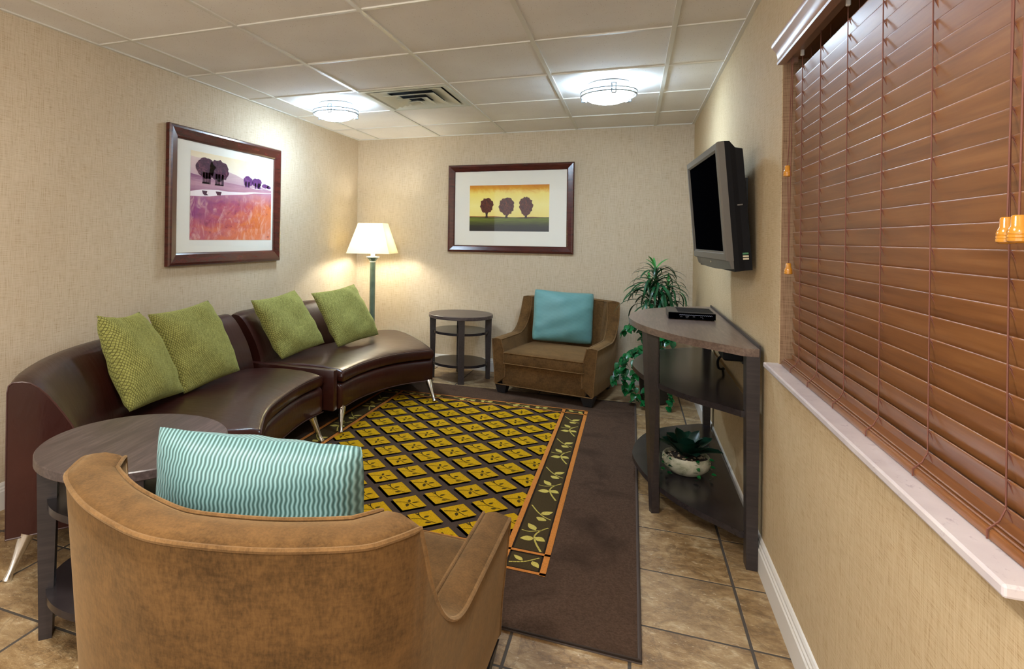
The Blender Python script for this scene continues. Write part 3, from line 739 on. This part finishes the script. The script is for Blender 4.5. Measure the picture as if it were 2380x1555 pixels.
# flat end panel, its piping, and the low divider between the sections
a0, u0, D0 = frame_at(OL, FL, 0)
tv = np.array([-u0[1], u0[0]])
pr = back_prof(.985)
pts = [(a0 + u0 * d, z) for d, z in pr] + [(a0 + u0 * d, z) for d, z in [(.3, .300), (D0 - .03, .300), (D0 - .006, .285), (D0 - .006, .147)]]
pts = pts[:15] + pts[17:]
nr = -tv if (-tv)[1] < 0 else tv
ep = loft([[(p[0] + nr[0] * k, p[1] + nr[1] * k, z) for p, z in pts] for k in (-.002, .010, .014)])
part('end_panel', ep, m_leather, sofa_l, True, True, 30)
part('end_piping', tube([(p[0] + nr[0] * .013, p[1] + nr[1] * .013, z) for p, z in pts], .0036, 6, True), m_stitch, sofa_l, True, True)
dv = box(0, .81, -.026, .026, .147, .408, .008, 2)
part('divider', tr(dv, -2.585, 3.388, 0), m_leather, sofa_l, True, True, 40)
sofa_r = sofa_piece('dark brown leather curved sofa section by the floor lamp, ending in a backless chaise', OR, FR, (-2.15, 4.3, 0), .66,
                    [((-1.725, 3.372), (-1.775, 3.475)), ((-1.402, 4.295), (-1.475, 4.375)), ((-2.56, 3.56), (-2.52, 3.62)), ((-2.13, 5.20), (-2.08, 5.10))])

# ================================================================= cushions
def pillow(w_, h_, t_, n=26, seed=0, topdip=.05, pinch=.05, wr=.006, taper=0, rc=.03):
    r = random.Random(seed); ph = [r.uniform(0, 6.28) for _ in range(8)]
    V = []; Fc = []
    def P(i, j, side):
        u, v = -1 + 2 * i / n, -1 + 2 * j / n
        au, av = abs(u), abs(v)
        x = u * w_ / 2 * (1 - pinch * (1 - v * v) * au ** 2); z = v * h_ / 2 * (1 - (pinch if v < 0 else pinch + topdip) * (1 - u * u) * av ** 2)
        th = (max(0, 1 - au ** 2.6) * max(0, 1 - av ** 2.6)) ** .55
        wob = wr * (math.sin(5 * u + 3 * v + ph[0]) + .7 * math.sin(9 * v - 4 * u + ph[1]) + .5 * math.sin(13 * u * v + ph[2]))
        ed = (au ** 4 + av ** 4) * .5
        wob += wr * 1.3 * ed * math.sin(16 * (u if av > au else v) + ph[3] + side)
        rr_ = 1 - rc * (au * av) ** 4; x *= rr_ * (1 - taper * (v + 1) / 2); z *= rr_
        y = side * (t_ / 2 * th) + wob * (th ** .5 if th > 0 else 0)
        y += .012 * (au * av) ** 3 * math.sin(ph[4] + 2 * (u > 0) + (v > 0))
        return (x, y, z)
    idx = {}
    for side in (1, -1):
        for i in range(n + 1):
            for j in range(n + 1):
                edge = i in (0, n) or j in (0, n)
                if side == -1 and edge: idx[(side, i, j)] = idx[(1, i, j)]; continue
                idx[(side, i, j)] = len(V); V.append(P(i, j, side))
    for side in (1, -1):
        for i in range(n):
            for j in range(n):
                q = [idx[(side, i, j)], idx[(side, i + 1, j)], idx[(side, i + 1, j + 1)], idx[(side, i, j + 1)]]
                Fc.append(tuple(q if side == 1 else q[::-1]))
    return V, Fc
def chenille(name, ca, cb, cl):
    M = Mat(name, rough=.9, spec=.1, sheen=.4); M.b.inputs['Sheen Tint'].default_value = lin(214, 220, 140)
    o = M.coord(); x, y, z = M.sep(o)
    wob = M.math('MULTIPLY', M.math('SUBTRACT', M.noise(o, 9, 2), .5), .022)
    K = 104.0
    def line(a, b):
        t = M.math('ADD', M.math('MULTIPLY', x, a), M.math('ADD', M.math('MULTIPLY', z, b), wob))
        return M.math('ABSOLUTE', M.math('SUBTRACT', M.math('FRACT', M.math('MULTIPLY', t, K)), .5))
    d = M.math('MINIMUM', line(.86, .5), line(.86, -.5))
    f = M.math('SMOOTHSTEP' if False else 'LESS_THAN', d, M.math('MULTIPLY_ADD', M.noise(o, 34, 3), .16, .035))
    base = M.ramp(M.noise(M.map(o, (1, 1, 1)), 110, 4, .75), [(.32, ca), (.62, cb)])
    base = M.mix(M.math('MULTIPLY', M.noise(o, 6, 3), .45), base, cb)
    M.color(M.mix(M.math('MULTIPLY', f, .72), base, cl)); M.bump(M.math('SUBTRACT', M.noise(o, 200, 3, .7), M.math('MULTIPLY', f, .6)), .4, .003); return M
m_green = chenille('olive_green_chenille', lin(104, 106, 46), lin(166, 166, 96), lin(54, 50, 22))
def teal(name, K, amp, per, contrast, horizontal=False):
    M = Mat(name, rough=.42, spec=.4, sheen=.25); M.b.inputs['Sheen Tint'].default_value = lin(190, 230, 230)
    o = M.coord(); x, y, z = M.sep(o)
    a, b = (z, x) if horizontal else (x, z)
    t = M.math('ADD', a, M.math('MULTIPLY', M.math('SINE', M.math('MULTIPLY', b, 2 * PI / per)), amp))
    s = M.math('SINE', M.math('MULTIPLY', M.math('ADD', t, M.math('MULTIPLY', M.math('SUBTRACT', M.noise(o, 5, 1), .5), .004)), 2 * PI * K))
    f = M.math('MULTIPLY_ADD', s, .5, .5)
    cols = [(.0, lin(56, 86, 82)), (.5, lin(94, 134, 134)), (.95, lin(138, 176, 178))] if contrast else [(0, lin(86, 138, 138)), (1, lin(116, 166, 166))]
    M.color(M.ramp(f, cols)); M.bump(f, .5 if contrast else .15, .003); return M
m_teal1 = teal('rippled_teal_silk', 100, .0011, .026, True); m_teal2 = teal('ribbed_teal_silk', 190, .0006, .06, False, True)
def place_pillow(label, C, rows, w_, h_, t_, seed, mat, group, off=None, **kw):
    off = off or [-rows[k][1] * .022 for k in range(3)]
    o = part('throw_pillow', pillow(w_, h_, t_, seed=seed, **kw), mat, smooth=True, sharp=180)
    R = Matrix(rows).to_4x4(); o.matrix_world = Matrix.Translation(Vector(C) + Vector(off)) @ R
    tag(o, label, 'pillow', group); return o
GP = 'green throw pillows on the leather sofa'
place_pillow('olive green throw pillow nearest the camera, facing right, beside the near round table', (-2.325, 2.280, .640), [[-.2, -.84, -.50], [.975, -.21, -.045], [-.06, -.498, .866]],   .47, .5, .18, 1, m_green, GP, topdip=.07, taper=.24)
place_pillow('olive green throw pillow tucked behind the pillow nearest the camera', (-2.364, 2.757, .628), [[.045, -.879, -.476], [.996, .077, -.049], [.08, -.471, .878]], .49, .49, .16, 2, m_green, GP)
place_pillow('olive green throw pillow just past the sofa seam, third from the camera', (-2.364, 3.73, .62), [[.174, -.808, -.562], [.979, .202, .013], [.103, -.553, .827]], .487, .487, .16, 3, m_green, GP)
place_pillow('olive green throw pillow farthest from the camera, in front of the floor lamp pole', (-2.193, 4.329, .625), [[.295, -.781, -.551], [.952, .29, .098], [.083, -.553, .829]], .5, .5, .16, 4, m_green, GP)
place_pillow('smooth pale teal pillow upright in the far tan armchair', (-.549, 5.208, .606), [[.964, -.264, .023], [.259, .956, .137], [-.058, -.126, .99]], .525, .455, .15, 5, m_teal2, 'teal pillows in the armchairs', off=(0, 0, 0), topdip=.03, rc=.06)
place_pillow('rippled pale teal pillow in the near tan armchair, seen from behind', (-.805, 1.165, .592), [[.988, -.150, .018], [.150, .983, -.118], [.0, .119, .993]], .535, .46, .21, 6, m_teal1, 'teal pillows in the armchairs', off=(0, 0, 0), topdip=.03, rc=.06)

# ================================================================= armchairs
def armchair(label, loc, rz, sy=1.0, lift=.0005, group='tan velvet armchairs'):
    r = thing('armchair', label, 'armchair', loc, rz, group)
    half = [(-.425, 0), (-.427, .2), (-.429, .42), (-.43, .60), (-.426, .71), (-.388, .79), (-.345, .836), (-.22, .899), (-.10, .935), (0, .950)]
    full = half + [(-x, y) for x, y in half[-2::-1]]
    N = 150
    P = spline(full, N)
    nrm = []
    for i in range(N):
        d = P[min(i + 1, N - 1)] - P[max(i - 1, 0)]; d /= np.linalg.norm(d); nrm.append(np.array([d[1], -d[0]]))   # pointing inwards
    cen = np.array([0, .4]); nrm = [n if (n @ (cen - p)) > 0 else -n for n, p in zip(nrm, P)]
    def h(y):
        t = min(1, max(0, (y - .43) / .285)); s = 1 - math.sqrt(max(0, 1 - t * t)); s = .82 * s + .18 * t * t
        return .452 + (.750 - .452) * s
    secs, out_edge, in_edge = [], [], []
    for i in range(N):
        x, y = P[i]; H = h(y); th = .082 + .022 * min(1, max(0, (y - .5) / .3)); n = nrm[i]
        lean = .030 if y < .5 else .030 + .03 * min(1, (y - .5) / .4)       # flares outwards towards the top
        rows_ = [(lean + .006, .085), (lean - .004, .10), (lean * .72, .2), (lean * .42, .3 if H < .6 else .42), (0, H - .012), (.004, H - .002), (.02, H + .002), (th * .5, H + .006), (th - .018, H + .001), (th - .003, H - .006), (th, H - .018), (lean * .5 + th + .004, .36 if H < .6 else .5), (lean + th + .004, .22), (lean + th, .15)]
        secs.append([(x + n[0] * o, y * 1.0 + n[1] * o, z) for o, z in rows_])
        out_edge.append(secs[-1][4]); in_edge.append(secs[-1][9])
    part('shell', loft(secs), m_velvet, r, smooth=True, sharp=55)
    part('piping', tube([(a, b, c_ + .006) for a, b, c_ in out_edge], .0052, 6), m_pipe, r, smooth=True)
    part('piping', tube([(a, b, c_ + .004) for a, b, c_ in in_edge], .0046, 6), m_pipe, r, smooth=True)
    for k in (0, N - 1):
        q = secs[k]; f = [(a, b - .002, c_) for a, b, c_ in q[:5]]; g = [(a, b - .002, c_) for a, b, c_ in q[9:]]
        part('piping', join(tube(f, .0042, 6), tube(g, .0042, 6)), m_pipe, r, smooth=True)
    part('piping', tube([(s[0][0], s[0][1], .087) for s in secs] + [(secs[0][0][0], secs[0][0][1], .087)], .0042, 6), m_pipe, r, smooth=True)
    part('front_rail', box(-.335, .335, .006, .06, .087, .262, .008, 2), m_velvet, r, smooth=True, sharp=40)
    part('deck', poly_prism([(-.33, .05), (.33, .05), (.33, .62), (.25, .78), (0, .86), (-.25, .78), (-.33, .62)], .09, .25), m_velvet, r)
    sc = part('seat_cushion', None or cushion_box(-.325, .325, -.012, .70, .256, .352), m_velvet, r, smooth=True, sharp=50)
    for z in (.262, .347):
        part('piping', tube([(-.322, .66, z), (-.324, .0, z), (-.315, -.011, z), (.315, -.011, z), (.324, .0, z), (.322, .66, z)], .0045, 6), m_pipe, sc, smooth=True)
    for x, y in ((-.35, .055), (.35, .055), (-.30, .80), (.30, .80)):
        part('leg', loft([[(x + a * s, y + b * s, z) for a, b in ((-1, -1), (1, -1), (1, 1), (-1, 1))] for z, s in ((lift if y < .4 else .0005, .031), (.088, .05))]), m_blackwood, r)
    r.scale = (1, sy, 1); return r
def cushion_box(x0, x1, y0, y1, z0, z1, n=14):
    V, Fc = box(x0, x1, y0, y1, z0, z1, .016, 3)
    bm = bmesh.new(); vs_ = [bm.verts.new(v) for v in V]
    for f in Fc: bm.faces.new([vs_[i] for i in f])
    bmesh.ops.subdivide_edges(bm, edges=[e for e in bm.edges if e.calc_length() > .3], cuts=8, use_grid_fill=True)
    for v in bm.verts:
        if v.co.z > (z0 + z1) / 2:
            u = (v.co.x - x0) / (x1 - x0) * 2 - 1; w_ = (v.co.y - y0) / (y1 - y0) * 2 - 1
            v.co.z += .018 * max(0, 1 - u * u) * max(0, 1 - w_ * w_)
    bm.verts.index_update()
    R = [tuple(v.co) for v in bm.verts], [tuple(v.index for v in f.verts) for f in bm.faces]; bm.free(); return R
armchair('tan velvet armchair in the foreground with its curved back to the camera', (-.752, 1.745, 0), PI - math.radians(1.7))
armchair('tan velvet armchair against the back wall, facing the room', (-.648, 4.672, 0), math.radians(-12.2), .91, .0148)

# ================================================================= round side tables
def side_table(label, loc, rz, grain, group='round three-tier side tables'):
    r = thing('side_table', label, 'table', loc, rz, group)
    R = .291
    part('tabletop', lathe([(R - .003, .553), (R, .556), (R, .580), (R - .003, .583)], 64), m_top, r, smooth=True, sharp=30, rot=(0, 0, grain - rz))
    for z0, z1, rad in ((.415, .437, .252), (.135, .157, .252)):
        part('shelf', lathe([(rad, z0), (rad, z1)], 64), m_shelf, r, smooth=True, sharp=30)
    for k in range(4):
        a = k * PI / 2
        V, Fc = loft([[(x, y, z) for x, y in ((i_, -.027), (o_, -.027), (o_, .027), (i_, .027))] for z, i_, o_ in ((0, .232, .268), (.553, .222, .280))])
        part('leg', tr((V, Fc), rz=a), m_leg, r)
    return r
ta = math.atan2(4.924 - 5.187, -1.37 + 1.453)
side_table('round grey-brown three-tier side table in the left foreground behind the near armchair', (-1.537, 1.521, 0), math.atan2(-.168, -.174), 1.75)
side_table('round grey-brown three-tier side table by the back wall between sofa and far armchair', (-1.453, 5.187, 0), ta, .1)

# ================================================================= half-round console under the television
con = thing('console_table', 'dark half-round three-tier console table against the right wall under the television', 'table', (.3, 3.4, 0))
curve = [(.408, 2.606), (.35, 2.667), (.285, 2.727), (.217, 2.80), (.143, 2.91), (.065, 3.066), (.021, 3.202), (-.008, 3.35), (-.012, 3.44), (.006, 3.60), (.054, 3.775), (.118, 3.90), (.195, 3.99), (.285, 4.07), (.40, 4.15)]
outer = [(.464, 2.606)] + [tuple(p) for p in spline(curve, 60)] + [(.464, 4.16)]
part('tabletop', poly_prism(outer, .825, .856), m_topc, con, True)
def inset(P, k, x1):
    cx, cy = .464, 3.4
    return [(min(x1, cx + (x - cx) * k), cy + (y - cy) * k) for x, y in P]
part('shelf', poly_prism(inset(outer, .955, .462), .578, .603), m_shelf, con, True)
part('shelf', poly_prism(inset(outer, .945, .462), .100, .125), m_shelf, con, True)
part('back_lip', box(.4645, .472, 2.62, 4.15, .822, .868), m_leg, con, True)
def cleg(pts0, pts1): return loft([[(x, y, 0) for x, y in pts0], [(x, y, .825) for x, y in pts1]])
part('leg', cleg([(.428, 2.604), (.467, 2.604), (.467, 2.665), (.428, 2.665)], [(.420, 2.604), (.467, 2.604), (.467, 2.675), (.420, 2.675)]), m_leg, con, True)
part('leg', cleg([(.132, 2.986), (.137, 3.04), (.112, 3.055), (.089, 3.0), (.099, 2.974)], [(.121, 3.005), (.128, 3.08), (.085, 3.17), (.05, 3.15), (.073, 3.09)]), m_leg, con, True)
part('leg', cleg([(.43, 4.09), (.467, 4.09), (.467, 4.15), (.43, 4.15)], [(.42, 4.08), (.467, 4.08), (.467, 4.15), (.42, 4.15)]), m_leg, con, True)

# cable box on the console
cb = thing('cable_box', 'flat black cable box lying on the console table', 'box', (.297, 3.555, .8566))
part('housing', box(-.113, .113, -.135, .135, .004, .037, .003, 2), m_black, cb)
part('front_panel', box(-.112, .112, -.138, -.134, .004, .034), m_screen, cb)
part('vent_grille', join(*[box(-.065, .105, -.11 + k * .012, -.104 + k * .012, .0368, .0382) for k in range(18)]), m_blackmat, cb)
m_glint = Mat('zigzag_glint', lin(150, 160, 190), .4)  # pale zigzag marks stand in for a reflection on the front panel
part('glint_row', join(*[tr(box(-.0028, .0028, -.1386, -.138, -.0008, .0008), x=-.058 + k * .0046, z=.0245, ry=.7 * (1 if k % 2 else -1)) for k in range(34)]), m_glint, cb)
m_dim = Mat('dim_printing', lin(70, 72, 84), .5)
part('display_marks', join(*[box(x, x + .004, -.1386, -.138, z, z + .0045) for x, z in ((-.056, .013), (-.05, .013), (-.03, .0145), (-.024, .0145), (-.018, .0145), (-.028, .008), (-.022, .008), (.005, .0145), (.011, .0145), (.04, .0145), (.046, .0145), (.05, .008))]), m_dim, cb)
for x in (-.1, .1):
    for y in (-.12, .12): part('foot', lathe([(.007, 0), (.007, .005)], 10), m_blackmat, cb, loc=(x, y, 0))

# power adapter and cords on the wall below the console top
pa = thing('power_adapter', 'black power adapter with dangling cords on the wall under the console top', 'adapter', (.455, 3.2, .74))
part('plug_body', box(.40, XR - .001, 3.06, 3.24, .72, .805, .008, 2), m_blackmat, pa, True)
part('wall_plate', box(XR - .006, XR - .0005, 3.07, 3.23, .71, .82), m_black, pa, True)
part('cord', tube([tuple(p) for p in spline([(.43, 3.16, .74), (.40, 3.22, .70), (.41, 3.30, .64), (.44, 3.36, .625), (.45, 3.46, .6105)], 24)], .006, 8), m_blackmat, pa, True, True)
part('cord', tube([tuple(p) for p in spline([(.44, 3.2, .79), (.42, 3.34, .80), (.43, 3.48, .775), (.45, 3.6, .80), (.47, 3.7, .81)], 24)], .004, 8), m_blackmat, pa, True, True)

# ================================================================= television
tv_ = thing('television', 'flat grey-framed television mounted on the right wall, screen off', 'television', (.321, 3.154, 1.415))
TVR = Matrix([[.066, .994, -.085], [-.998, .066, -.006], [0, .085, .996]]).to_4x4()
TVM = Matrix.Translation((.321, 3.154, 1.415)) @ TVR
def tvp(name, VF, mat, parent=None, **k): 
    o = part(name, xf(VF, TVM), mat, parent or tv_, True, **k); return o
W2, H2 = .39, .274
bez = loft([[(-W2 + i, d, -H2 + .045 + i), (W2 - i, d, -H2 + .045 + i), (W2 - i, d, H2 - i), (-W2 + i, d, H2 - i)] for i, d in ((0, .03), (0, .006), (.004, 0), (.03, -.001), (.038, .006), (.038, .014))], True, False)
tvp('bezel', bez, m_tvgrey)
tvp('screen', box(-W2 + .037, W2 - .037, .008, .013, -H2 + .085, H2 - .037), m_screen)
tvp('chin', box(-W2 + .036, W2 - .036, .002, .012, -H2 + .047, -H2 + .086), m_tvgrey)
tvp('speaker_bar', loft([[(x, .012, -H2 + .046), (x, .05, -H2 + .046), (x, .045, -H2 + .01 - .012 * (1 - (x / W2) ** 2)), (x, .02, -H2 + .012 - .012 * (1 - (x / W2) ** 2))] for x in np.linspace(-W2 + .004, W2 - .004, 13)]), m_tvgrey)
tvp('back_shell', loft([[(-W2 + i, d, -H2 + i * .4), (W2 - i, d, -H2 + i * .4), (W2 - i, d, H2 - j), (-W2 + i, d, H2 - j)] for i, j, d in ((.0, .0, .0295), (.002, .002, .05), (.006, .03, .07), (.008, .038, .098), (.03, .05, .104))]), m_blackmat, smooth=False)
tvp('badge', box(-.012, .012, .0008, .002, -H2 + .060, -H2 + .066), m_label)
tvp('badge', join(tr(box(-.006, .002, .0105, .012, -.002, .002), z=-H2 + .03, ry=.6), tr(box(-.002, .006, .0105, .012, -.002, .002), z=-H2 + .028, ry=-.6, x=.004)), m_label)
for k in range(3):
    tvp('side_label', box(W2 - .005, W2 + .0012, .065, .086, -H2 + .048 + k * .011, -H2 + .055 + k * .011), m_label if k < 2 else m_green_lbl)
tvp('side_handle', box(W2 - .006, W2 + .0008, .06, .08, .0, .006), m_tvgrey)
mt = part('wall_mount', join(box(.455, XR - .0005, 3.02, 3.30, 1.28, 1.56), box(.41, .46, 3.05, 3.09, 1.22, 1.60, .006), box(.41, .46, 3.24, 3.28, 1.22, 1.60, .006)), m_black, tv_, True)

# ================================================================= floor lamp
lx, ly = -2.315, 5.14
fl = thing('floor_lamp', 'floor lamp with a square cream shade and dark green-grey post in the corner', 'lamp', (lx, ly, 0), math.radians(10))
m_post = Mat('patinated_bronze', rough=.38, metal=.55); m_post.color(m_post.ramp(m_post.noise(m_post.coord(), 8, 3), [(.3, lin(76, 96, 86)), (.7, lin(112, 134, 120))]))
m_shade = bpy.data.materials.new('lamp_shade_fabric'); m_shade.use_nodes = True; nt = m_shade.node_tree; nt.nodes.clear()
d_ = nt.nodes.new('ShaderNodeBsdfDiffuse'); t_ = nt.nodes.new('ShaderNodeBsdfTranslucent'); ou = nt.nodes.new('ShaderNodeOutputMaterial'); mx = nt.nodes.new('ShaderNodeMixShader')
d_.inputs[0].default_value = lin(244, 238, 220); t_.inputs[0].default_value = lin(250, 240, 206); mx.inputs[0].default_value = .28
nt.links.new(d_.outputs[0], mx.inputs[1]); nt.links.new(t_.outputs[0], mx.inputs[2]); nt.links.new(mx.outputs[0], ou.inputs[0])
sq = lambda h, z: [(-h, -h, z), (h, -h, z), (h, h, z), (-h, h, z)]
shade = part('lamp_shade', loft([sq(.205, 1.112), sq(.118, 1.398), sq(.116, 1.398), sq(.203, 1.113), sq(.205, 1.112)], True, False), m_shade, fl)
hexa = lambda r_, z: [(r_ * math.cos(k * PI / 3 + .3), r_ * math.sin(k * PI / 3 + .3), z) for k in range(6)]
part('post', loft([hexa(.026, .03), hexa(.026, 1.03)]), m_post, fl)
part('base', loft([hexa(.15, 0), hexa(.15, .018), hexa(.10, .028), hexa(.03, .045)]), m_post, fl)
part('capital', loft([hexa(.026, 1.034), hexa(.032, 1.045), hexa(.046, 1.062), hexa(.062, 1.072)]), m_post, fl)
part('collar', join(loft([hexa(.030, 1.028), hexa(.030, 1.034)]), loft([hexa(.062, 1.072), hexa(.064, 1.078), hexa(.03, 1.082)])), m_white, fl)
part('socket', lathe([(.02, 1.08), (.022, 1.16), (.018, 1.18)], 16), m_white, fl, smooth=True, sharp=40)
m_bulb = Mat('lit_bulb', (1, .9, .7, 1), .3, emit=(1, .98, .88, 1), estr=170)
part('bulb', lathe([(.012, 1.18), (.03, 1.215), (.034, 1.24), (.028, 1.265), (.012, 1.278), (.002, 1.28)], 16), m_bulb, fl, smooth=True, sharp=80)
part('shade_spider', join(box(-.116, .116, -.002, .002, 1.386, 1.39), box(-.002, .002, -.116, .116, 1.386, 1.39), box(-.003, .003, -.003, .003, 1.285, 1.39)), m_fix, fl)

# ================================================================= plants
pp = thing('potted_plant', 'tall leafy green plant with strap leaves and trailing vines in the far right corner', 'plant', (.175, 5.02, 0))
part('pot', lathe([(.085, 0), (.10, .02), (.125, .30), (.135, .31), (.135, .335), (.12, .335), (.115, .30)], 28), m_pot, pp, smooth=True, sharp=40)
part('soil', lathe([(.116, .295), (.05, .305), (.002, .307)], 20), m_soil, pp)
r_ = random.Random(3)
heads = [(0.0, 0.0, 1.02), (-.04, .03, .90), (.09, -.02, .90), (.03, .05, .80)]
for k, (x, y, z) in enumerate(heads):
    part('stem', tube([tuple(p) for p in spline([(x * .3, y * .3, .30), (x * .7, y * .6, .6), (x, y, z)], 10)], .009, 7), m_stem, pp, smooth=True)
def strap(l, wd, droop):
    n = 9; L_, R_v = [], []
    for i in range(n):
        t = i / (n - 1); ang = .95 - droop * t
        if i == 0: px, pz = 0, 0
        else: px += l / (n - 1) * math.cos(ang); pz += l / (n - 1) * math.sin(ang)
        w_ = wd * (math.sin(PI * min(1, .12 + t * .88)) ** .6)
        L_.append((px, -w_, pz + .25 * w_)); R_v.append((px, w_, pz + .25 * w_)); 
        if i == 0: C = []
        C.append((px, 0, pz - .1 * w_))
    V = L_ + C + R_v
    Fc = [(i, i + 1, n + i + 1, n + i) for i in range(n - 1)] + [(n + i, n + i + 1, 2 * n + i + 1, 2 * n + i) for i in range(n - 1)]
    return V, Fc
straps = [mesh('leaf', *strap(l, w_, d), mt_, True) for l, w_, d, mt_ in ((.26, .0085, 2.0, m_leaf1), (.24, .009, 2.5, m_leaf1), (.20, .008, 1.6, m_leaf1), (.27, .0075, 2.9, m_leaf1), (.15, .009, 1.0, m_leaf1b))]
for hx, hy, hz in heads:
    cnt = 44 if hz > 1 else 34
    for k in range(cnt):
        t = k / cnt
        me = straps[4] if (t > .9) else straps[r_.randrange(4)]
        o = link('leaf', me, pp); a = k * 2.4 + r_.uniform(-.3, .3)
        o.location = (hx, hy, hz - .16 + .19 * t)
        o.rotation_euler = (r_.uniform(-.3, .3), -(t - .35) * .75 + r_.uniform(-.15, .15), a)
        s = (.85 + .45 * (1 - t)) * r_.uniform(.85, 1.12); ca_ = math.cos(a)
        if ca_ > 0: s = min(s, (.285 - hx) / (.24 * max(.25, ca_)))
        o.scale = (s, s * 1.15, s)
tip = link('leaf', straps[4], pp, loc=(0, 0, 1.02), rot=(0, -.62, .4)); tip.scale = (.55, .9, .55)
tip = link('leaf', straps[4], pp, loc=(0, 0, 1.02), rot=(0, -.5, 3.0)); tip.scale = (.5, .9, .5)
def heart(l, wd):
    n = 8; V = [(0, 0, 0)]; Fc = []
    mid = [(l * t, 0, -.12 * l * t * t) for t in np.linspace(0, 1, n)]
    prof = [wd * (math.sin(PI * (t ** .62)) ** .8) for t in np.linspace(0, 1, n)]
    L_ = [(x - .12 * l * (1 - t) , w_, z + .22 * w_) for (x, y, z), w_, t in zip(mid, prof, np.linspace(0, 1, n))]
    R_v = [(x, -y, z) for x, y, z in L_]
    V = mid + L_ + R_v
    for i in range(n - 1): Fc += [(i, i + 1, n + i + 1, n + i), (i, 2 * n + i, 2 * n + i + 1, i + 1)]
    return V, Fc
hearts = [mesh('vine_leaf', *heart(.062, .023), m_leaf2, True), mesh('vine_leaf', *heart(.05, .02), m_leaf2, True)]
# vines hang over the pot towards the chair and the floor
paths = [[(0, -.05, .33), (-.14, -.10, .42), (-.20, -.14, .34), (-.22, -.15, .22), (-.21, -.15, .10)],
         [(0, -.05, .33), (-.08, -.14, .46), (-.14, -.18, .38), (-.15, -.2, .2), (-.13, -.22, .05)],
         [(0, -.05, .33), (-.02, -.16, .42), (-.04, -.2, .25), (-.06, -.22, .12), (-.08, -.25, .02)],
         [(0, -.05, .33), (.06, -.15, .45), (.09, -.18, .3), (.10, -.2, .14), (.09, -.22, .03)],
         [(0, 0, .33), (-.10, -.02, .55), (-.18, -.06, .60), (-.24, -.08, .54)],
         [(0, -.05, .33), (.02, -.1, .5), (.06, -.16, .54), (.12, -.18, .5)],
         [(0, -.05, .33), (-.16, -.06, .40), (-.27, -.10, .28), (-.29, -.12, .16)]]
for P_ in paths:
    Q = spline(P_, 26)
    part('vine_stem', tube([tuple(p) for p in Q], .0035, 5), m_stem, pp, smooth=True)
    for k in [q for q in range(2, 26)] + [q for q in range(3, 25, 2)]:
        p = Q[k]; o = link('vine_leaf', hearts[k % 3 == 0], pp, loc=(p[0] + r_.uniform(-.015, .015), p[1] + r_.uniform(-.015, .015), max(.03, p[2])))
        o.rotation_euler = (r_.uniform(-.5, .5), r_.uniform(.1, 1.0), r_.uniform(-2.9, -.2)); s = r_.uniform(.75, 1.15); o.scale = (s, s, s)

# planter bowl on the console's lowest shelf
pb = thing('planter_bowl', 'weathered shallow ceramic bowl of dark pointed leaves on the lowest console shelf', 'plant', (.262, 3.21, .1256))
part('bowl', lathe([(.045, 0), (.07, .008), (.10, .035), (.110, .06), (.108, .085), (.102, .094), (.097, .09), (.10, .07)], 36), m_bowl, pb, smooth=True, sharp=50)
part('soil', lathe([(.10, .074), (.05, .080), (.002, .082)], 24), m_soil, pb)
pv = []
for k in range(46):
    a = r_.uniform(0, 6.28); d = .095 * math.sqrt(r_.random()); s = r_.uniform(.005, .009)
    pv.append(tr(([(s, 0, 0), (0, s, 0), (-s, 0, 0), (0, -s, 0), (0, 0, s * .7), (0, 0, -s * .7)], [(0, 1, 4), (1, 2, 4), (2, 3, 4), (3, 0, 4), (1, 0, 5), (2, 1, 5), (3, 2, 5), (0, 3, 5)]), d * math.cos(a), d * math.sin(a), .082, rz=a))
o = part('pebbles', join(*pv), m_pebble, pb); o['kind'] = 'stuff'
def blade(l, wd, fold=.3, droop=.5):
    n = 7; mid, L_ = [], []
    ang = .6; x = z = 0
    for i in range(n):
        t = i / (n - 1)
        if i: x += l / (n - 1) * math.cos(ang); z += l / (n - 1) * math.sin(ang); ang -= droop / (n - 1)
        w_ = wd * (.35 + .65 * math.sin(PI * min(1, .15 + t * .62))) * (1 if t < .8 else max(.02, (1 - t) / .2))
        mid.append((x, 0, z)); L_.append((x, w_, z + fold * w_))
    V = mid + L_ + [(x, -y, z) for x, y, z in L_]
    Fc = []
    for i in range(n - 1): Fc += [(i, i + 1, n + i + 1, n + i), (i, 2 * n + i, 2 * n + i + 1, i + 1)]
    return V, Fc
bl = [mesh('leaf', *blade(.15, .032), m_leaf3, True), mesh('leaf', *blade(.13, .036, .4, .2), m_leaf3, True)]
for k in range(17):
    a = k * 2.4; ring = k / 17
    o = link('leaf', bl[k % 2], pb, loc=(.012 * math.cos(a), .012 * math.sin(a), .085)); o.rotation_euler = (r_.uniform(-.15, .15), .15 - .85 * ring, a + r_.uniform(-.2, .2)); s = 1.05 - .15 * ring; o.scale = (s, s, s)
ivy = mesh('sprig', *join(*[tr(heart(.022, .008), .009 * k * .2, 0, -.011 * k, rz=k * 2.1, rx=.4) for k in range(9)]), m_leaf2, True)
for a, d in ((3.4, .105), (3.9, .108), (-1.2, .106), (-.5, .112)):
    o = link('sprig', ivy, pb, loc=(d * math.cos(a), d * math.sin(a), .098)); o.rotation_euler = (0, 0, a)
lf_ = link('leaf', hearts[1], pb, loc=(.0, -.06, .098), rot=(.2, -.2, -1.9)); lf_.scale = (.55, .55, .55)
